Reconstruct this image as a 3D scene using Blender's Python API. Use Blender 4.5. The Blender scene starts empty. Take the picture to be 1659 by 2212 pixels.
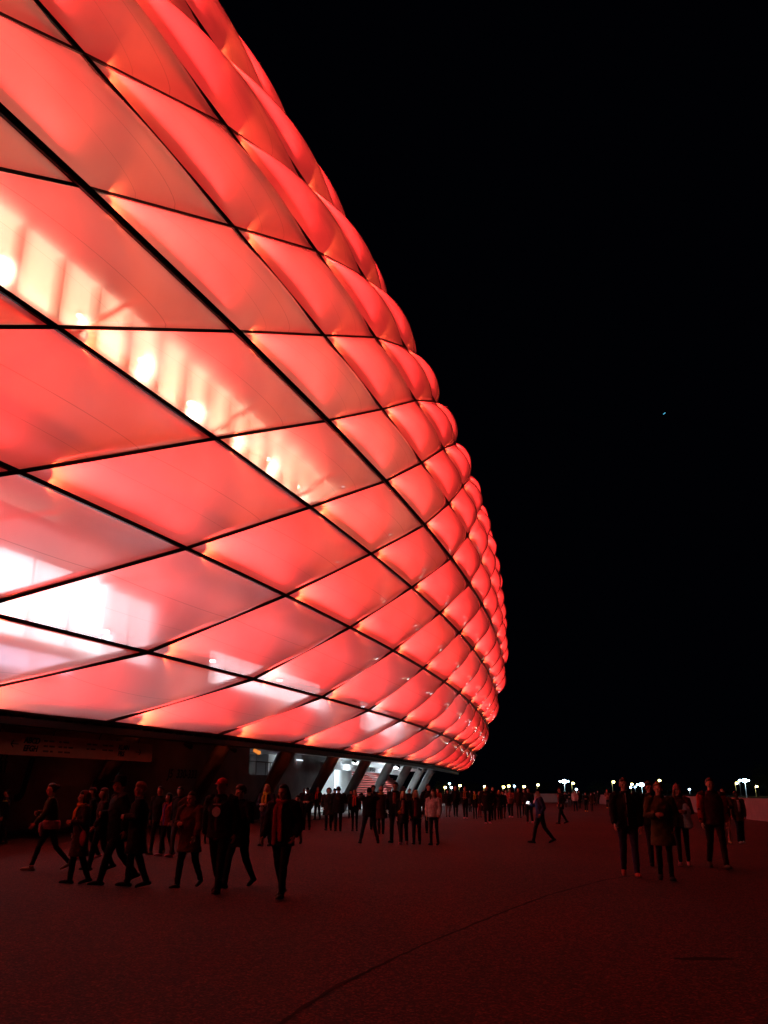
import bpy, bmesh, math, random
import numpy as np
from math import sin, cos, tan, atan, atan2, pi, radians as R, sqrt
from mathutils import Vector, Matrix, noise
from mathutils.bvhtree import BVHTree

# ------------------------------------------------------------------ camera, world, exposure
sc = bpy.context.scene
col = sc.collection
EYE = 1.6
FPX, HOR = 1809.3, 1708.0            # focal length and horizon in a 1659 x 2212 picture
PITCH = atan((HOR - 1106) / FPX)
cd = bpy.data.cameras.new("camera"); cam = bpy.data.objects.new("camera", cd); col.objects.link(cam)
cd.sensor_fit = 'VERTICAL'; cd.sensor_height = 36.0; cd.lens = FPX / 2212 * 36.0
cd.clip_start = 0.1; cd.clip_end = 6000
cam.location = (0, 0, EYE); cam.rotation_euler = (pi/2 + PITCH, 0, 0)
sc.camera = cam
wd = bpy.data.worlds.new("World"); sc.world = wd; wd.use_nodes = True
bg = wd.node_tree.nodes['Background']
bg.inputs[0].default_value = (0.25, 0.35, 1.0, 1); bg.inputs[1].default_value = 0.0009      # moonless night
sc.view_settings.view_transform = 'Standard'; sc.view_settings.look = 'None'
sc.view_settings.exposure = 0.0; sc.view_settings.gamma = 1.0
cy = sc.cycles
cy.use_denoising = True
cy.max_bounces = 8; cy.transparent_max_bounces = 24; cy.diffuse_bounces = 4; cy.glossy_bounces = 3
cy.transmission_bounces = 4; cy.sample_clamp_indirect = 4.0; cy.caustics_reflective = False; cy.caustics_refractive = False

# ------------------------------------------------------------------ helpers
def scr(X, Y, Z):
    Z = Z - EYE; d = Y*cos(PITCH) + Z*sin(PITCH); u = -Y*sin(PITCH) + Z*cos(PITCH)
    return (829.5 + FPX*X/d, 1106 - FPX*u/d, d)
def ray(px, py):
    u = (px-829.5)/FPX; v = -(py-1106)/FPX
    return (u, cos(PITCH) - v*sin(PITCH), sin(PITCH) + v*cos(PITCH))
def gnd(px, py, z=0.0):                # the ground point seen at a place of the reference measurements
    d = ray(px, py); t = (z-EYE)/d[2]; return Vector((t*d[0], t*d[1], z))

def mat(name, color, rough=.7, metal=0, emit=None, estr=0, noise_amt=0, nscale=8, bump=0, bscale=40, spec=.5):
    m = bpy.data.materials.new(name); m.use_nodes = True
    nt = m.node_tree; b = nt.nodes['Principled BSDF']
    b.inputs['Base Color'].default_value = (*color, 1); b.inputs['Roughness'].default_value = rough
    b.inputs['Metallic'].default_value = metal; b.inputs['Specular IOR Level'].default_value = spec
    tc = None
    if noise_amt or bump:
        tc = nt.nodes.new('ShaderNodeTexCoord')
    if noise_amt:
        n = nt.nodes.new('ShaderNodeTexNoise'); n.inputs['Scale'].default_value = nscale; n.inputs['Detail'].default_value = 5
        nt.links.new(tc.outputs['Object'], n.inputs['Vector'])
        r = nt.nodes.new('ShaderNodeValToRGB')
        r.color_ramp.elements[0].position = .3; r.color_ramp.elements[1].position = .7
        r.color_ramp.elements[0].color = (*[c*(1-noise_amt) for c in color], 1)
        r.color_ramp.elements[1].color = (*[min(1, c*(1+noise_amt)) for c in color], 1)
        nt.links.new(n.outputs['Fac'], r.inputs['Fac']); nt.links.new(r.outputs['Color'], b.inputs['Base Color'])
    if bump:
        n2 = nt.nodes.new('ShaderNodeTexNoise'); n2.inputs['Scale'].default_value = bscale; n2.inputs['Detail'].default_value = 4
        nt.links.new(tc.outputs['Object'], n2.inputs['Vector'])
        bp = nt.nodes.new('ShaderNodeBump'); bp.inputs['Strength'].default_value = bump; bp.inputs['Distance'].default_value = .02
        nt.links.new(n2.outputs['Fac'], bp.inputs['Height']); nt.links.new(bp.outputs['Normal'], b.inputs['Normal'])
    if emit:
        b.inputs['Emission Color'].default_value = (*emit, 1); b.inputs['Emission Strength'].default_value = estr
    return m

def obj(name, me_or_bm, m=None, parent=None, smooth=False):
    if isinstance(me_or_bm, bmesh.types.BMesh):
        me = bpy.data.meshes.new(name); me_or_bm.to_mesh(me); me_or_bm.free()
    else: me = me_or_bm
    o = bpy.data.objects.new(name, me); col.objects.link(o)
    if m is not None:
        for q in (m if isinstance(m, (list, tuple)) else [m]): me.materials.append(q)
    if smooth: me.polygons.foreach_set('use_smooth', [True]*len(me.polygons))
    if parent is not None: o.parent = parent
    return o
def tag(o, label=None, cat=None, group=None, kind=None):
    if label: o['label'] = label
    if cat: o['category'] = cat
    if group: o['group'] = group
    if kind: o['kind'] = kind
    return o
def empty(name, loc=(0, 0, 0), rz=0):
    o = bpy.data.objects.new(name, None); col.objects.link(o); o.location = loc; o.rotation_euler = (0, 0, rz)
    o.empty_display_size = .3
    return o
def quad(bm, pts):
    return bm.faces.new([bm.verts.new(p) for p in pts])
def hexa(bm, b4, t4):                 # solid from a bottom and a top loop of four points
    vb = [bm.verts.new(p) for p in b4]; vt = [bm.verts.new(p) for p in t4]
    bm.faces.new(vb[::-1]); bm.faces.new(vt)
    for i in range(4):
        j = (i+1) % 4; bm.faces.new((vb[i], vb[j], vt[j], vt[i]))
def box(bm, x0, x1, y0, y1, z0, z1, M=None):
    f = (lambda p: M @ Vector(p)) if M is not None else (lambda p: p)
    hexa(bm, [f(p) for p in ((x0,y0,z0),(x1,y0,z0),(x1,y1,z0),(x0,y1,z0))], [f(p) for p in ((x0,y0,z1),(x1,y0,z1),(x1,y1,z1),(x0,y1,z1))])
def beam(bm, A, B, w, h, up):         # rectangular bar A->B, width w, height h, 'up' is its height direction
    A = Vector(A); B = Vector(B); t = (B-A).normalized(); s = t.cross(Vector(up)).normalized(); u = s.cross(t).normalized()
    def lp(P): return [P - s*w/2 - u*h/2, P + s*w/2 - u*h/2, P + s*w/2 + u*h/2, P - s*w/2 + u*h/2]
    hexa(bm, lp(A), lp(B))
def tube(bm, pts, rad, n=10, flat=1.0, fdir=None, cap=True):
    pts = [Vector(p) for p in pts]; rings = []
    for i, p in enumerate(pts):
        t = (pts[min(i+1, len(pts)-1)] - pts[max(i-1, 0)]).normalized()
        ref = Vector(fdir) if fdir is not None else (Vector((0, 1, 0)) if abs(t.y) < .9 else Vector((0, 0, 1)))
        s = t.cross(ref).normalized(); u = s.cross(t).normalized(); r = rad[i] if hasattr(rad, '__len__') else rad
        rings.append([bm.verts.new(p + s*(r*cos(2*pi*k/n)) + u*(r*flat*sin(2*pi*k/n))) for k in range(n)])
    for a, b in zip(rings, rings[1:]):
        for k in range(n): bm.faces.new((a[k], a[(k+1) % n], b[(k+1) % n], b[k]))
    if cap:
        for ring, p, e, sgn in ((rings[0], pts[0], pts[0]-pts[1], 1), (rings[-1], pts[-1], pts[-1]-pts[-2], -1)):
            r = rad[0 if sgn == 1 else -1] if hasattr(rad, '__len__') else rad
            c = bm.verts.new(p + e.normalized()*r*.55)
            for k in range(n):
                q = (ring[(k+1) % n], ring[k], c) if sgn == 1 else (ring[k], ring[(k+1) % n], c)
                bm.faces.new(q)
def stack(bm, rows, n=20):             # rows: (cx, cy, z, rx, ry) horizontal ellipses
    rings = [[bm.verts.new((cx + rx*cos(2*pi*k/n), cy_ + ry*sin(2*pi*k/n), z)) for k in range(n)] for cx, cy_, z, rx, ry in rows]
    for a, b in zip(rings, rings[1:]):
        for k in range(n): bm.faces.new((a[k], a[(k+1) % n], b[(k+1) % n], b[k]))
    bm.faces.new(rings[0][::-1]); bm.faces.new(rings[-1])
def ball(bm, c, r, seg=14, M=None):
    mm = Matrix.Translation(c) @ (M or Matrix.Identity(4)) @ Matrix.Diagonal((*r, 1))
    bmesh.ops.create_uvsphere(bm, u_segments=seg, v_segments=seg*2//3, radius=1, matrix=mm)
def text_mesh(body, size, extrude=.004, shear=0, bold=0, align='LEFT'):
    c = bpy.data.curves.new('t', 'FONT'); c.body = body; c.size = size; c.extrude = extrude; c.shear = shear; c.offset = bold
    c.align_x = align; c.space_line = .95; c.resolution_u = 3
    o = bpy.data.objects.new('t', c); col.objects.link(o)
    bpy.context.view_layer.update()
    me = bpy.data.meshes.new_from_object(o.evaluated_get(bpy.context.evaluated_depsgraph_get()))
    bpy.data.objects.remove(o); bpy.data.curves.remove(c)
    return me

# ------------------------------------------------------------------ plan of the stadium (fitted to the photo)
CX, CY, TH0, AL, BE = -2.196067, 56.796885, -0.310656, -0.072509, 0.080336
CC = (1.29418, 0.283521, -0.002246, -0.175636)
RR = {-2: 4.85, -1: 6.011, 0: 6.413, 1: 6.544, 2: 6.420, 3: 5.389, 4: 3.960, 5: 2.137, 6: 0.0}
ZZ = {-2: 31.97, -1: 28.535, 0: 25.116, 1: 21.145, 2: 17.287, 3: 13.584, 4: 9.852, 5: 6.347, 6: 4.0}
for a, r, z in ((-3, 3.0, 35.0), (-4, .5, 37.7), (-5, -2.8, 40.0), (-6, -6.6, 41.8), (-7, -11, 43.2)): RR[a] = r; ZZ[a] = z
_g = np.linspace(-2.2, 2.2, 3521); _gc = np.clip(_g, -1.15, 1.3)
def _phi(s):
    return CC[0] + CC[1]*s + CC[2]*s**2 + CC[3]*s**3
_ph = _phi(_gc) + (_g-_gc)*(.95)
_h = (_g[1]-_g[0])*100
_X = np.concatenate([[0], np.cumsum((np.cos(_ph)[1:]+np.cos(_ph)[:-1])/2*_h)]); _Y = np.concatenate([[0], np.cumsum((np.sin(_ph)[1:]+np.sin(_ph)[:-1])/2*_h)])
_X -= np.interp(0, _g, _X); _Y -= np.interp(0, _g, _Y)
def ang(s): return float(np.interp(s, _g, _ph))
def F(s, r, z):                       # s: along the facade in hundreds of metres, r: outwards, z: up
    a = ang(s)
    return Vector((CX + float(np.interp(s, _g, _X)) + r*sin(a), CY + float(np.interp(s, _g, _Y)) - r*cos(a), z))
def outn(s): a = ang(s); return Vector((sin(a), -cos(a), 0))
def tang(s): a = ang(s); return Vector((cos(a), sin(a), 0))
def SS(a, b): return TH0 + AL*a + BE*b
def node(a, b): return F(SS(a, b), RR[a], ZZ[a])
def hit(px, py, r):                   # (s, z) where a sight line of the photo meets the offset curve r
    d = ray(px, py); ss = np.linspace(-1.0, 1.1, 4201)
    al = np.interp(ss, _g, _ph)
    X = CX + np.interp(ss, _g, _X) + r*np.sin(al); Y = CY + np.interp(ss, _g, _Y) - r*np.cos(al)
    q = X*d[1] - Y*d[0]; k = [i for i in range(len(ss)-1) if q[i]*q[i+1] <= 0 and Y[i] > 0][0]
    return float(ss[k]), float(Y[k]/d[1]*d[2] + EYE)
def curve_wall(bm, s0, s1, r0, r1, z0, z1, step=.02, z0b=None, z1b=None):   # solid following the plan between r0 (inner) and r1 (outer)
    n = max(1, int(round((s1-s0)/step)))
    rows = []
    for i in range(n+1):
        t = i/n; s = s0 + (s1-s0)*t
        za = z0 if z0b is None else z0 + (z0b-z0)*t; zb = z1 if z1b is None else z1 + (z1b-z1)*t
        rows.append([bm.verts.new(F(s, r1, za)), bm.verts.new(F(s, r1, zb)), bm.verts.new(F(s, r0, zb)), bm.verts.new(F(s, r0, za))])
    for a, b in zip(rows, rows[1:]):
        for k in range(4): bm.faces.new((a[k], b[k], b[(k+1) % 4], a[(k+1) % 4]))
    bm.faces.new(rows[0]); bm.faces.new(rows[-1][::-1])

# ------------------------------------------------------------------ materials of the stadium
def cushion_material():
    m = bpy.data.materials.new('foil_cushion'); m.use_nodes = True; nt = m.node_tree; nt.nodes.clear(); L = nt.links.new
    N = nt.nodes.new
    out = N('ShaderNodeOutputMaterial')
    uv = N('ShaderNodeUVMap'); uv.uv_map = 'uv'; sep = N('ShaderNodeSeparateXYZ'); L(uv.outputs[0], sep.inputs[0])
    # welded seams of the foil
    def seam(src, at, w):
        a = N('ShaderNodeMath'); a.operation = 'SUBTRACT'; L(src, a.inputs[0]); a.inputs[1].default_value = at
        b = N('ShaderNodeMath'); b.operation = 'ABSOLUTE'; L(a.outputs[0], b.inputs[0])
        c = N('ShaderNodeMath'); c.operation = 'LESS_THAN'; L(b.outputs[0], c.inputs[0]); c.inputs[1].default_value = w
        return c.outputs[0]
    s1 = seam(sep.outputs[1], .44, .0032); s2 = seam(sep.outputs[1], .70, .0018)
    sm = N('ShaderNodeMath'); sm.operation = 'MAXIMUM'; L(s1, sm.inputs[0]); L(s2, sm.inputs[1])
    oi = N('ShaderNodeObjectInfo')
    nz = N('ShaderNodeTexNoise'); nz.inputs['Scale'].default_value = .35; nz.inputs['Detail'].default_value = 3
    tc = N('ShaderNodeTexCoord'); L(tc.outputs['Object'], nz.inputs['Vector'])
    tint = N('ShaderNodeMixRGB'); tint.inputs[2].default_value = (.16, .12, .11, 1)
    vr = N('ShaderNodeValToRGB'); vr.color_ramp.elements[0].position = .3; vr.color_ramp.elements[1].position = .7
    vr.color_ramp.elements[0].color = (.28, .25, .25, 1); vr.color_ramp.elements[1].color = (.42, .385, .38, 1); L(nz.outputs[0], vr.inputs[0]); L(vr.outputs[0], tint.inputs[1])
    L(sm.outputs[0], tint.inputs[0])
    tr = N('ShaderNodeBsdfTranslucent'); L(tint.outputs[0], tr.inputs[0])
    tp = N('ShaderNodeBsdfTransparent'); tp.inputs[0].default_value = (.95, .93, .92, 1)
    m1 = N('ShaderNodeMixShader'); m1.inputs[0].default_value = .42; L(tr.outputs[0], m1.inputs[1])
    rf = N('ShaderNodeBsdfRefraction'); rf.inputs['IOR'].default_value = 1.035; rf.inputs['Roughness'].default_value = .7; rf.inputs[0].default_value = (.95, .93, .92, 1)
    m0 = N('ShaderNodeMixShader'); m0.inputs[0].default_value = .75; L(tp.outputs[0], m0.inputs[1]); L(rf.outputs[0], m0.inputs[2]); L(m0.outputs[0], m1.inputs[2])
    em = N('ShaderNodeEmission'); em.inputs[0].default_value = (1, .045, .045, 1)  # even red glow painted on the foil, besides the lamps behind it
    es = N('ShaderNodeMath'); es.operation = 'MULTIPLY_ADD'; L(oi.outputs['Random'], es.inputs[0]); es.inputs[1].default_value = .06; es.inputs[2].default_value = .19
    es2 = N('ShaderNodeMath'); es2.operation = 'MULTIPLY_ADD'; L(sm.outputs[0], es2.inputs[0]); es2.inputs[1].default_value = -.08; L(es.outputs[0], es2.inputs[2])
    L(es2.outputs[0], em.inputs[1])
    ad = N('ShaderNodeAddShader'); L(m1.outputs[0], ad.inputs[0]); L(em.outputs[0], ad.inputs[1])
    gl = N('ShaderNodeBsdfGlossy'); gl.inputs['Roughness'].default_value = .06; gl.inputs[0].default_value = (1, 1, 1, 1)
    bp = N('ShaderNodeBump'); bp.inputs['Strength'].default_value = .25; bp.inputs['Distance'].default_value = .05; L(nz.outputs[0], bp.inputs['Height'])
    L(bp.outputs[0], gl.inputs['Normal'])
    fr = N('ShaderNodeFresnel'); fr.inputs[0].default_value = 1.38
    m2 = N('ShaderNodeMixShader'); L(fr.outputs[0], m2.inputs[0]); L(ad.outputs[0], m2.inputs[1]); L(gl.outputs[0], m2.inputs[2])
    L(m2.outputs[0], out.inputs[0])
    return m
M_foil = cushion_material()
M_frame = mat('dark_frame_metal', (.012, .011, .011), .5, .3)
M_gutter = mat('grey_gutter_metal', (.10, .09, .09), .6)
M_conc = mat('concrete', (.26, .24, .23), .85, noise_amt=.18, nscale=1.4, bump=.3, bscale=30)
M_conc_dark = mat('dark_stained_concrete', (.42, .38, .37), .85, noise_amt=.25, nscale=.8, bump=.3, bscale=30)
M_inner = mat('grey_inner_render', (.13, .125, .12), .75, noise_amt=.08, nscale=1.5)
M_colm = mat('column_concrete', (.17, .16, .155), .8, noise_amt=.18, nscale=1.4)
M_white = mat('white_render', (.72, .74, .74), .7, noise_amt=.04, nscale=2)
M_cream = mat('cream_render', (.80, .72, .58), .7, noise_amt=.06, nscale=1.2)
M_slat = mat('brown_slat', (.10, .075, .06), .7)
M_tan = mat('tan_slat', (.20, .13, .09), .7)
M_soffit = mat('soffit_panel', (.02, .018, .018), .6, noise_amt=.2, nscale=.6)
M_black = mat('black_paint', (.008, .008, .009), .5)
M_redstep = mat('red_step', (.42, .08, .07), .7)

# ------------------------------------------------------------------ the stadium
stad = empty('stadium', F(0, -2, 0))
tag(stad, 'round football stadium glowing red, with diamond shaped inflated foil cushions', 'stadium')
bpy.context.view_layer.update()
INV = Matrix.Translation(-Vector(stad.location))
def sobj(name, bm, m, smooth=False, parent=None):   # a part of the stadium, built in world coordinates
    bmesh.ops.transform(bm, matrix=INV, verts=bm.verts)
    return obj(name, bm, m, parent or stad, smooth)

B0, B1 = {}, {}
AROWS = list(range(-7, 6))
def brange(a):                        # cushions of row a, from behind the camera's left to beyond the turn of the wall
    lo = int(math.floor((-.95 - TH0 - AL*a)/BE)); hi = int(math.ceil((.62 - TH0 - AL*a)/BE))
    return range(lo, hi)
def cushion_bm(bm, a, b, nu=18, nv=12, h=.84):
    uvl = bm.loops.layers.uv.get('uv') or bm.loops.layers.uv.new('uv')
    A = node(a, b); B = node(a, b+1); C = node(a+1, b+1); D = node(a+1, b)
    n = (C-A).cross(B-D).normalized()
    if n.dot(outn(SS(a+.5, b+.5))) < 0: n = -n
    hh = h*(.8 if a == 5 else 1)
    inset = .012
    g = []
    for j in range(nv+1):
        v = j/nv; v = .5 - .5*cos(pi*v)*(.55) - .45*(.5-v)*1.0 if 0 < j < nv else v
        row = []
        for i in range(nu+1):
            u = i/nu; u = .5 - .5*cos(pi*u)*(.5) - .5*(.5-u)*1.0 if 0 < i < nu else u
            uu = inset + (1-2*inset)*u; vv = inset*1.6 + (1-3.2*inset)*v
            P = (A*(1-uu)+B*uu)*(1-vv) + (D*(1-uu)+C*uu)*vv
            k = max(0., 16*u*(1-u)*v*(1-v))**.64
            row.append((bm.verts.new(P + n*hh*k), u, v))
        g.append(row)
    for j in range(nv):
        for i in range(nu):
            q = [g[j][i], g[j+1][i], g[j+1][i+1], g[j][i+1]]
            f = bm.faces.new([w[0] for w in q]); f.smooth = True
            for l, w in zip(f.loops, q): l[uvl].uv = (w[1], w[2])
cells = []
for a in AROWS:
    for b in brange(a):
        s = SS(a+.5, b+.5); ctr = (node(a, b)+node(a+1, b+1))/2
        nrm = (node(a+1, b+1)-node(a, b)).cross(node(a, b+1)-node(a+1, b)).normalized()
        if nrm.dot(outn(s)) < 0: nrm = -nrm
        P = [scr(*q) for q in (node(a, b), node(a, b+1), node(a+1, b+1), node(a+1, b))]
        area = 0
        if min(p[2] for p in P) > 3 and (Vector((0, 0, EYE)) - ctr).normalized().dot(nrm) > -.25:
            N_ = 5; cnt = 0
            for i in range(N_):
                for j in range(N_):
                    q = scr(*((node(a, b)*(1-(i+.5)/N_)+node(a, b+1)*((i+.5)/N_))*(1-(j+.5)/N_) + (node(a+1, b)*(1-(i+.5)/N_)+node(a+1, b+1)*((i+.5)/N_))*((j+.5)/N_)))
                    if q[2] > 1 and 0 < q[0] < 1659 and 0 < q[1] < 2212: cnt += 1
            x = [p[0] for p in P]; y = [p[1] for p in P]
            full = abs(sum(x[i]*y[(i+1) % 4]-x[(i+1) % 4]*y[i] for i in range(4)))/2
            area = full*cnt/25 + cnt*3
        cells.append((area, a, b, ctr, nrm))
cells.sort(key=lambda c: -c[0])
for k, (area, a, b, ctr, nrm) in enumerate(cells[:100]):
    bm = bmesh.new(); cushion_bm(bm, a, b)
    sobj('facade_cushion', bm, M_foil, parent=stad)
bm = bmesh.new()
for area, a, b, ctr, nrm in cells[100:]: cushion_bm(bm, a, b, 10, 7)
tag(sobj('facade_cushion', bm, M_foil), kind='stuff')

# the dark bars between the cushions, each with a gutter deepened inwards to block lamplight between cells
def bar(bm, P, Q, nrm, w, depth):
    t = (Q-P).normalized(); n = (nrm - t*nrm.dot(t)).normalized(); s = t.cross(n).normalized()
    def lp(X): return [X - s*w/2 - n*depth, X + s*w/2 - n*depth, X + s*w/2 + n*.05, X - s*w/2 + n*.09]
    hexa(bm, lp(P), lp(Q))
for a in range(-7, 7):
    bm = bmesh.new(); w = .16 if a == 2 else .115
    bl = list(brange(min(a, 5)))
    for b in bl:
        P, Q = node(a, b), node(a, b+1); n = outn(SS(a, b+.5)); 
        up = Vector((0, 0, 1)); dz = (node(max(a-1, -7), b)-node(min(a+1, 6), b)); n = (n - dz*(n.dot(dz)/dz.length_squared)).normalized()
        bar(bm, P, Q, n, w, .28)
        if a == 2:                    # the expansion joint: two profiles with a groove between
            bar(bm, P + n*.06 + Vector((0, 0, .075)), Q + n*.06 + Vector((0, 0, .075)), n, .07, .04)
            bar(bm, P + n*.06 - Vector((0, 0, .075)), Q + n*.06 - Vector((0, 0, .075)), n, .07, .04)
    sobj('ring_bar', bm, M_frame)
for k in range(min(brange(-7))-7+6, max(brange(5))+8):
    bm = bmesh.new(); got = False
    # one diagonal: it keeps its number b from ring to ring
    for a in AROWS:
        if k in brange(a) or k-1 in brange(a):
            P, Q = node(a, k), node(a+1, k); n = outn(SS(a+.5, k)); t = (Q-P)
            nn = (node(a, k+1)-P).cross(t).normalized()
            if nn.dot(n) < 0: nn = -nn
            bar(bm, P, Q, nn, .105, .28); got = True
    if got: sobj('diagonal_bar', bm, M_frame)
    else: bm.free()
# red lamps inside the cushions: an upward tube light above every lower bar and a short one at its left end
def area_light(name, loc, direction, sx, sy, power, color, xdir=None):
    l = bpy.data.lights.new(name, 'AREA'); l.shape = 'RECTANGLE'; l.size = sx; l.size_y = sy; l.energy = power; l.color = color
    o = bpy.data.objects.new(name, l); col.objects.link(o)
    z = -Vector(direction).normalized(); x = Vector(xdir) if xdir is not None else z.orthogonal()
    x = (x - z*x.dot(z)).normalized(); y = z.cross(x)
    M = Matrix(((*x, 0), (*y, 0), (*z, 0), (0, 0, 0, 1))).transposed(); M.translation = Vector(loc) - Vector(stad.location)
    o.parent = stad; o.matrix_local = M
    return o
lamp_rnd = random.Random(4)
for area, a, b, ctr, nrm in cells:
    if not (area > 0 and a >= -6): continue
    D = node(a+1, b); C = node(a+1, b+1); A_ = node(a, b); t = (C-D).normalized()
    upv = (A_-D); upv = (upv - t*upv.dot(t)).normalized()
    v = lamp_rnd.uniform(.8, 1.2)
    area_light('cushion_lamp', D + t*4.2 - nrm*.06 + upv*.35, (upv + nrm*.12) if a < 4 else (Vector((0, 0, 1)) + outn(SS(a, b))*(.25 if a == 4 else .12)), 5.6, .16, 820*v, (1, .028, .027), t)
    dia = (node(a, b+1) - D).normalized()
    area_light('cushion_corner_lamp', D + dia*(1.1 if a < 5 else 1.7) - nrm*.26 + upv*(.2 if a == 5 else 0), dia - nrm*.02, 1.0, .5, 300*v, (1, .10, .03), upv)

# interior behind the foil: floors, parapets, the gallery with slats (r = 1), a second glazed gallery below
sA, sB = -.95, .62
RI = 1.0
ZG, ZG0 = 19.9, 17.1
bm = bmesh.new(); curve_wall(bm, sA, sB, -9, RI, ZG, 22.6)                     # solid band over the gallery
sobj('upper_parapet', bm, M_inner)
bm = bmesh.new(); curve_wall(bm, sA, sB, -9, RI-.2, 22.6, 40)
sobj('inner_wall', bm, M_inner)
bm = bmesh.new(); curve_wall(bm, sA, sB, -1.9, -1.5, ZG0, ZG)                    # gallery back wall
sobj('gallery_wall', bm, M_cream)
bm = bmesh.new(); curve_wall(bm, sA, sB, -3.0, RI+.25, ZG0-.45, ZG0)            # its floor
curve_wall(bm, sA, sB, -3.4, RI-.6, ZG0-3.2, ZG0-.45)
sobj('gallery_floor', bm, M_cream)
bm = bmesh.new(); curve_wall(bm, sA, -.06, -1.5, RI-.05, ZG-.07, ZG-.004)
sobj('gallery_ceiling', bm, mat('ceiling_painted_glow', (.8, .7, .55), emit=(1, .86, .64), estr=1.15))  # lamplight on the ceiling put in as even emission
s = -.56
while s < .12:
    bm = bmesh.new()
    P = F(s, RI, ZG0+.0); M = Matrix(((*tang(s), 0), (*outn(s), 0), (0, 0, 1, 0), (0, 0, 0, 1))).transposed(); M.translation = P
    box(bm, -.06, .06, -.42, .02, 0, ZG-ZG0, M); s += .0197
    sobj('gallery_slat', bm, M_tan)
def lit_windows_or_wall(r, z0, z1, s0, s1, w, m, gap=.0012, name='lit_window_or_wall'):
    q = s0
    while q < s1:
        bm = bmesh.new(); curve_wall(bm, q+gap, q+w-gap, r, r+.06, z0, z1, w); sobj(name, bm, m); q += w
lit_windows_or_wall(-1.5, ZG0+.05, ZG-.1, -.62, -.07, .0394, mat('warm_wall_glow', (.8, .7, .5), emit=(1, .86, .62), estr=2.3), .0004)  # glowing panels added on the gallery back wall for its cream light
lit_windows_or_wall(-3.98, 6.15, 6.85, -.285, -.238, .0235, mat('bluish_window_glow', (.7, .8, .9), emit=(.55, .72, 1), estr=1.5))
lit_windows_or_wall(-3.98, 7.3, 10.3, -.2185, -.184, .0175, mat('soft_window_glow', (.8, .8, .8), emit=(.9, .9, 1), estr=1.5))
lit_windows_or_wall(-3.98, 7.3, 10.5, -.3605, -.2200, .0235, mat('white_window_glow', (.8, .8, .8), emit=(.86, .93, 1), estr=3.1))
lit_windows_or_wall(-3.98, 7.2, 8.95, -.125, .03, .0193, mat('pale_window_glow', (.8, .8, .8), emit=(.86, .93, 1), estr=2.5))
lit_windows_or_wall(-3.98, 6.6, 8.9, .16, .26, .02, mat('far_window_glow', (.8, .8, .8), emit=(.86, .93, 1), estr=2))
lit_windows_or_wall(-4.0, 11.3, 12.4, -.43, -.30, .043, mat('dim_window_glow', (.8, .8, .8), emit=(1, .86, .7), estr=.9))
# middle storeys
bm = bmesh.new(); curve_wall(bm, sA, sB, -6, RI+.2, 12.6, 13.2)
sobj('floor_slab', bm, M_inner)
bm = bmesh.new(); curve_wall(bm, sA, sB, -4.6, -4.02, 11.0, 12.6)
sobj('inner_wall', bm, M_inner)
bm = bmesh.new(); curve_wall(bm, sA, sB, -6, -.9, 10.62, 11.0)
sobj('floor_slab', bm, M_inner)
bm = bmesh.new(); curve_wall(bm, sA, sB, -6, -.6, 4.5, 4.95)
sobj('floor_slab', bm, M_inner)
bm = bmesh.new(); curve_wall(bm, sA, sB, -4.4, -4.0, 4.95, 10.62)
sobj('inner_wall', bm, M_inner)
for i in range(-8, 8):
    s = -.03 + i*.0803
    if s > .45: continue
    for z0, r0, z1, r1 in ((13.2, .9, 17.0, 5.4), (22.6, .7, 24.9, 5.4), (28, .7, 28.2, 5.0), (9.1, -.3, 9.7, 2.9)):
        bm = bmesh.new(); tube(bm, [F(s, r0, z0), F(s+.02, r1, z1)], .09, 8); sobj('strut', bm, M_slat)
# stair flight seen through the lower cushions
bm = bmesh.new()
for i in range(11):
    s = -.215+i*.0042; M = Matrix(((*tang(s), 0), (*outn(s), 0), (0, 0, 1, 0), (0, 0, 0, 1))).transposed(); M.translation = F(s, -1.6, 4.95)
    box(bm, -.22, .22, -1.4, .4, i*.33-.05, i*.33+.16, M)
sobj('staircase', bm, M_slat)

def lamp_thing(loc, label, group, power, color, rad=.16, name='ceiling_light', strength=22):
    o = empty(name, loc); tag(o, label, 'lamp', group)
    bm = bmesh.new(); bmesh.ops.create_cone(bm, cap_ends=True, segments=14, radius1=rad*1.25, radius2=rad*.9, depth=.08, matrix=Matrix.Translation((0, 0, .10)))
    tube(bm, [(0, 0, .13), (0, 0, .45)], .02, 6)
    obj('housing', bm, M_black, o)
    bm = bmesh.new(); ball(bm, (0, 0, 0), (rad, rad, rad*.55), 12)
    e = bpy.data.materials.get('lamp_%s' % (name+str(color))) or mat('lamp_%s' % (name+str(color)), (1, 1, 1), emit=color, estr=strength)
    obj('bulb', bm, e, o, True)
    l = bpy.data.lights.new('lamp_light', 'POINT'); l.energy = power; l.color = color; l.shadow_soft_size = rad
    lo = bpy.data.objects.new('lamp_light', l); col.objects.link(lo); lo.parent = o; lo.location = (0, 0, -.28)
    return o
WARM = (1, .84, .60); COOL = (.80, .92, 1.0)
for i in range(10):
    s = -.46 + i*.040
    lamp_thing(F(s, -.25, 18.95 + (i % 3)*.12), 'warm round lamp under the ceiling of the slatted gallery behind the foil', 'warm gallery lamps behind the cushions', (60, 25, 38)[i % 3], WARM, (.24, .13, .18)[i % 3])
for s, pw in ((-.36, 160), (-.31, 160), (-.235, 30), (-.145, 60), (-.06, 30), (.12, 30), (.21, 60)):
    lamp_thing(F(s, -2.6, 8.0), 'cool white lamp in the glazed gallery behind the lower cushions', 'white gallery lamps behind the lower cushions', pw, COOL, .17, 'gallery_lamp')

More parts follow.
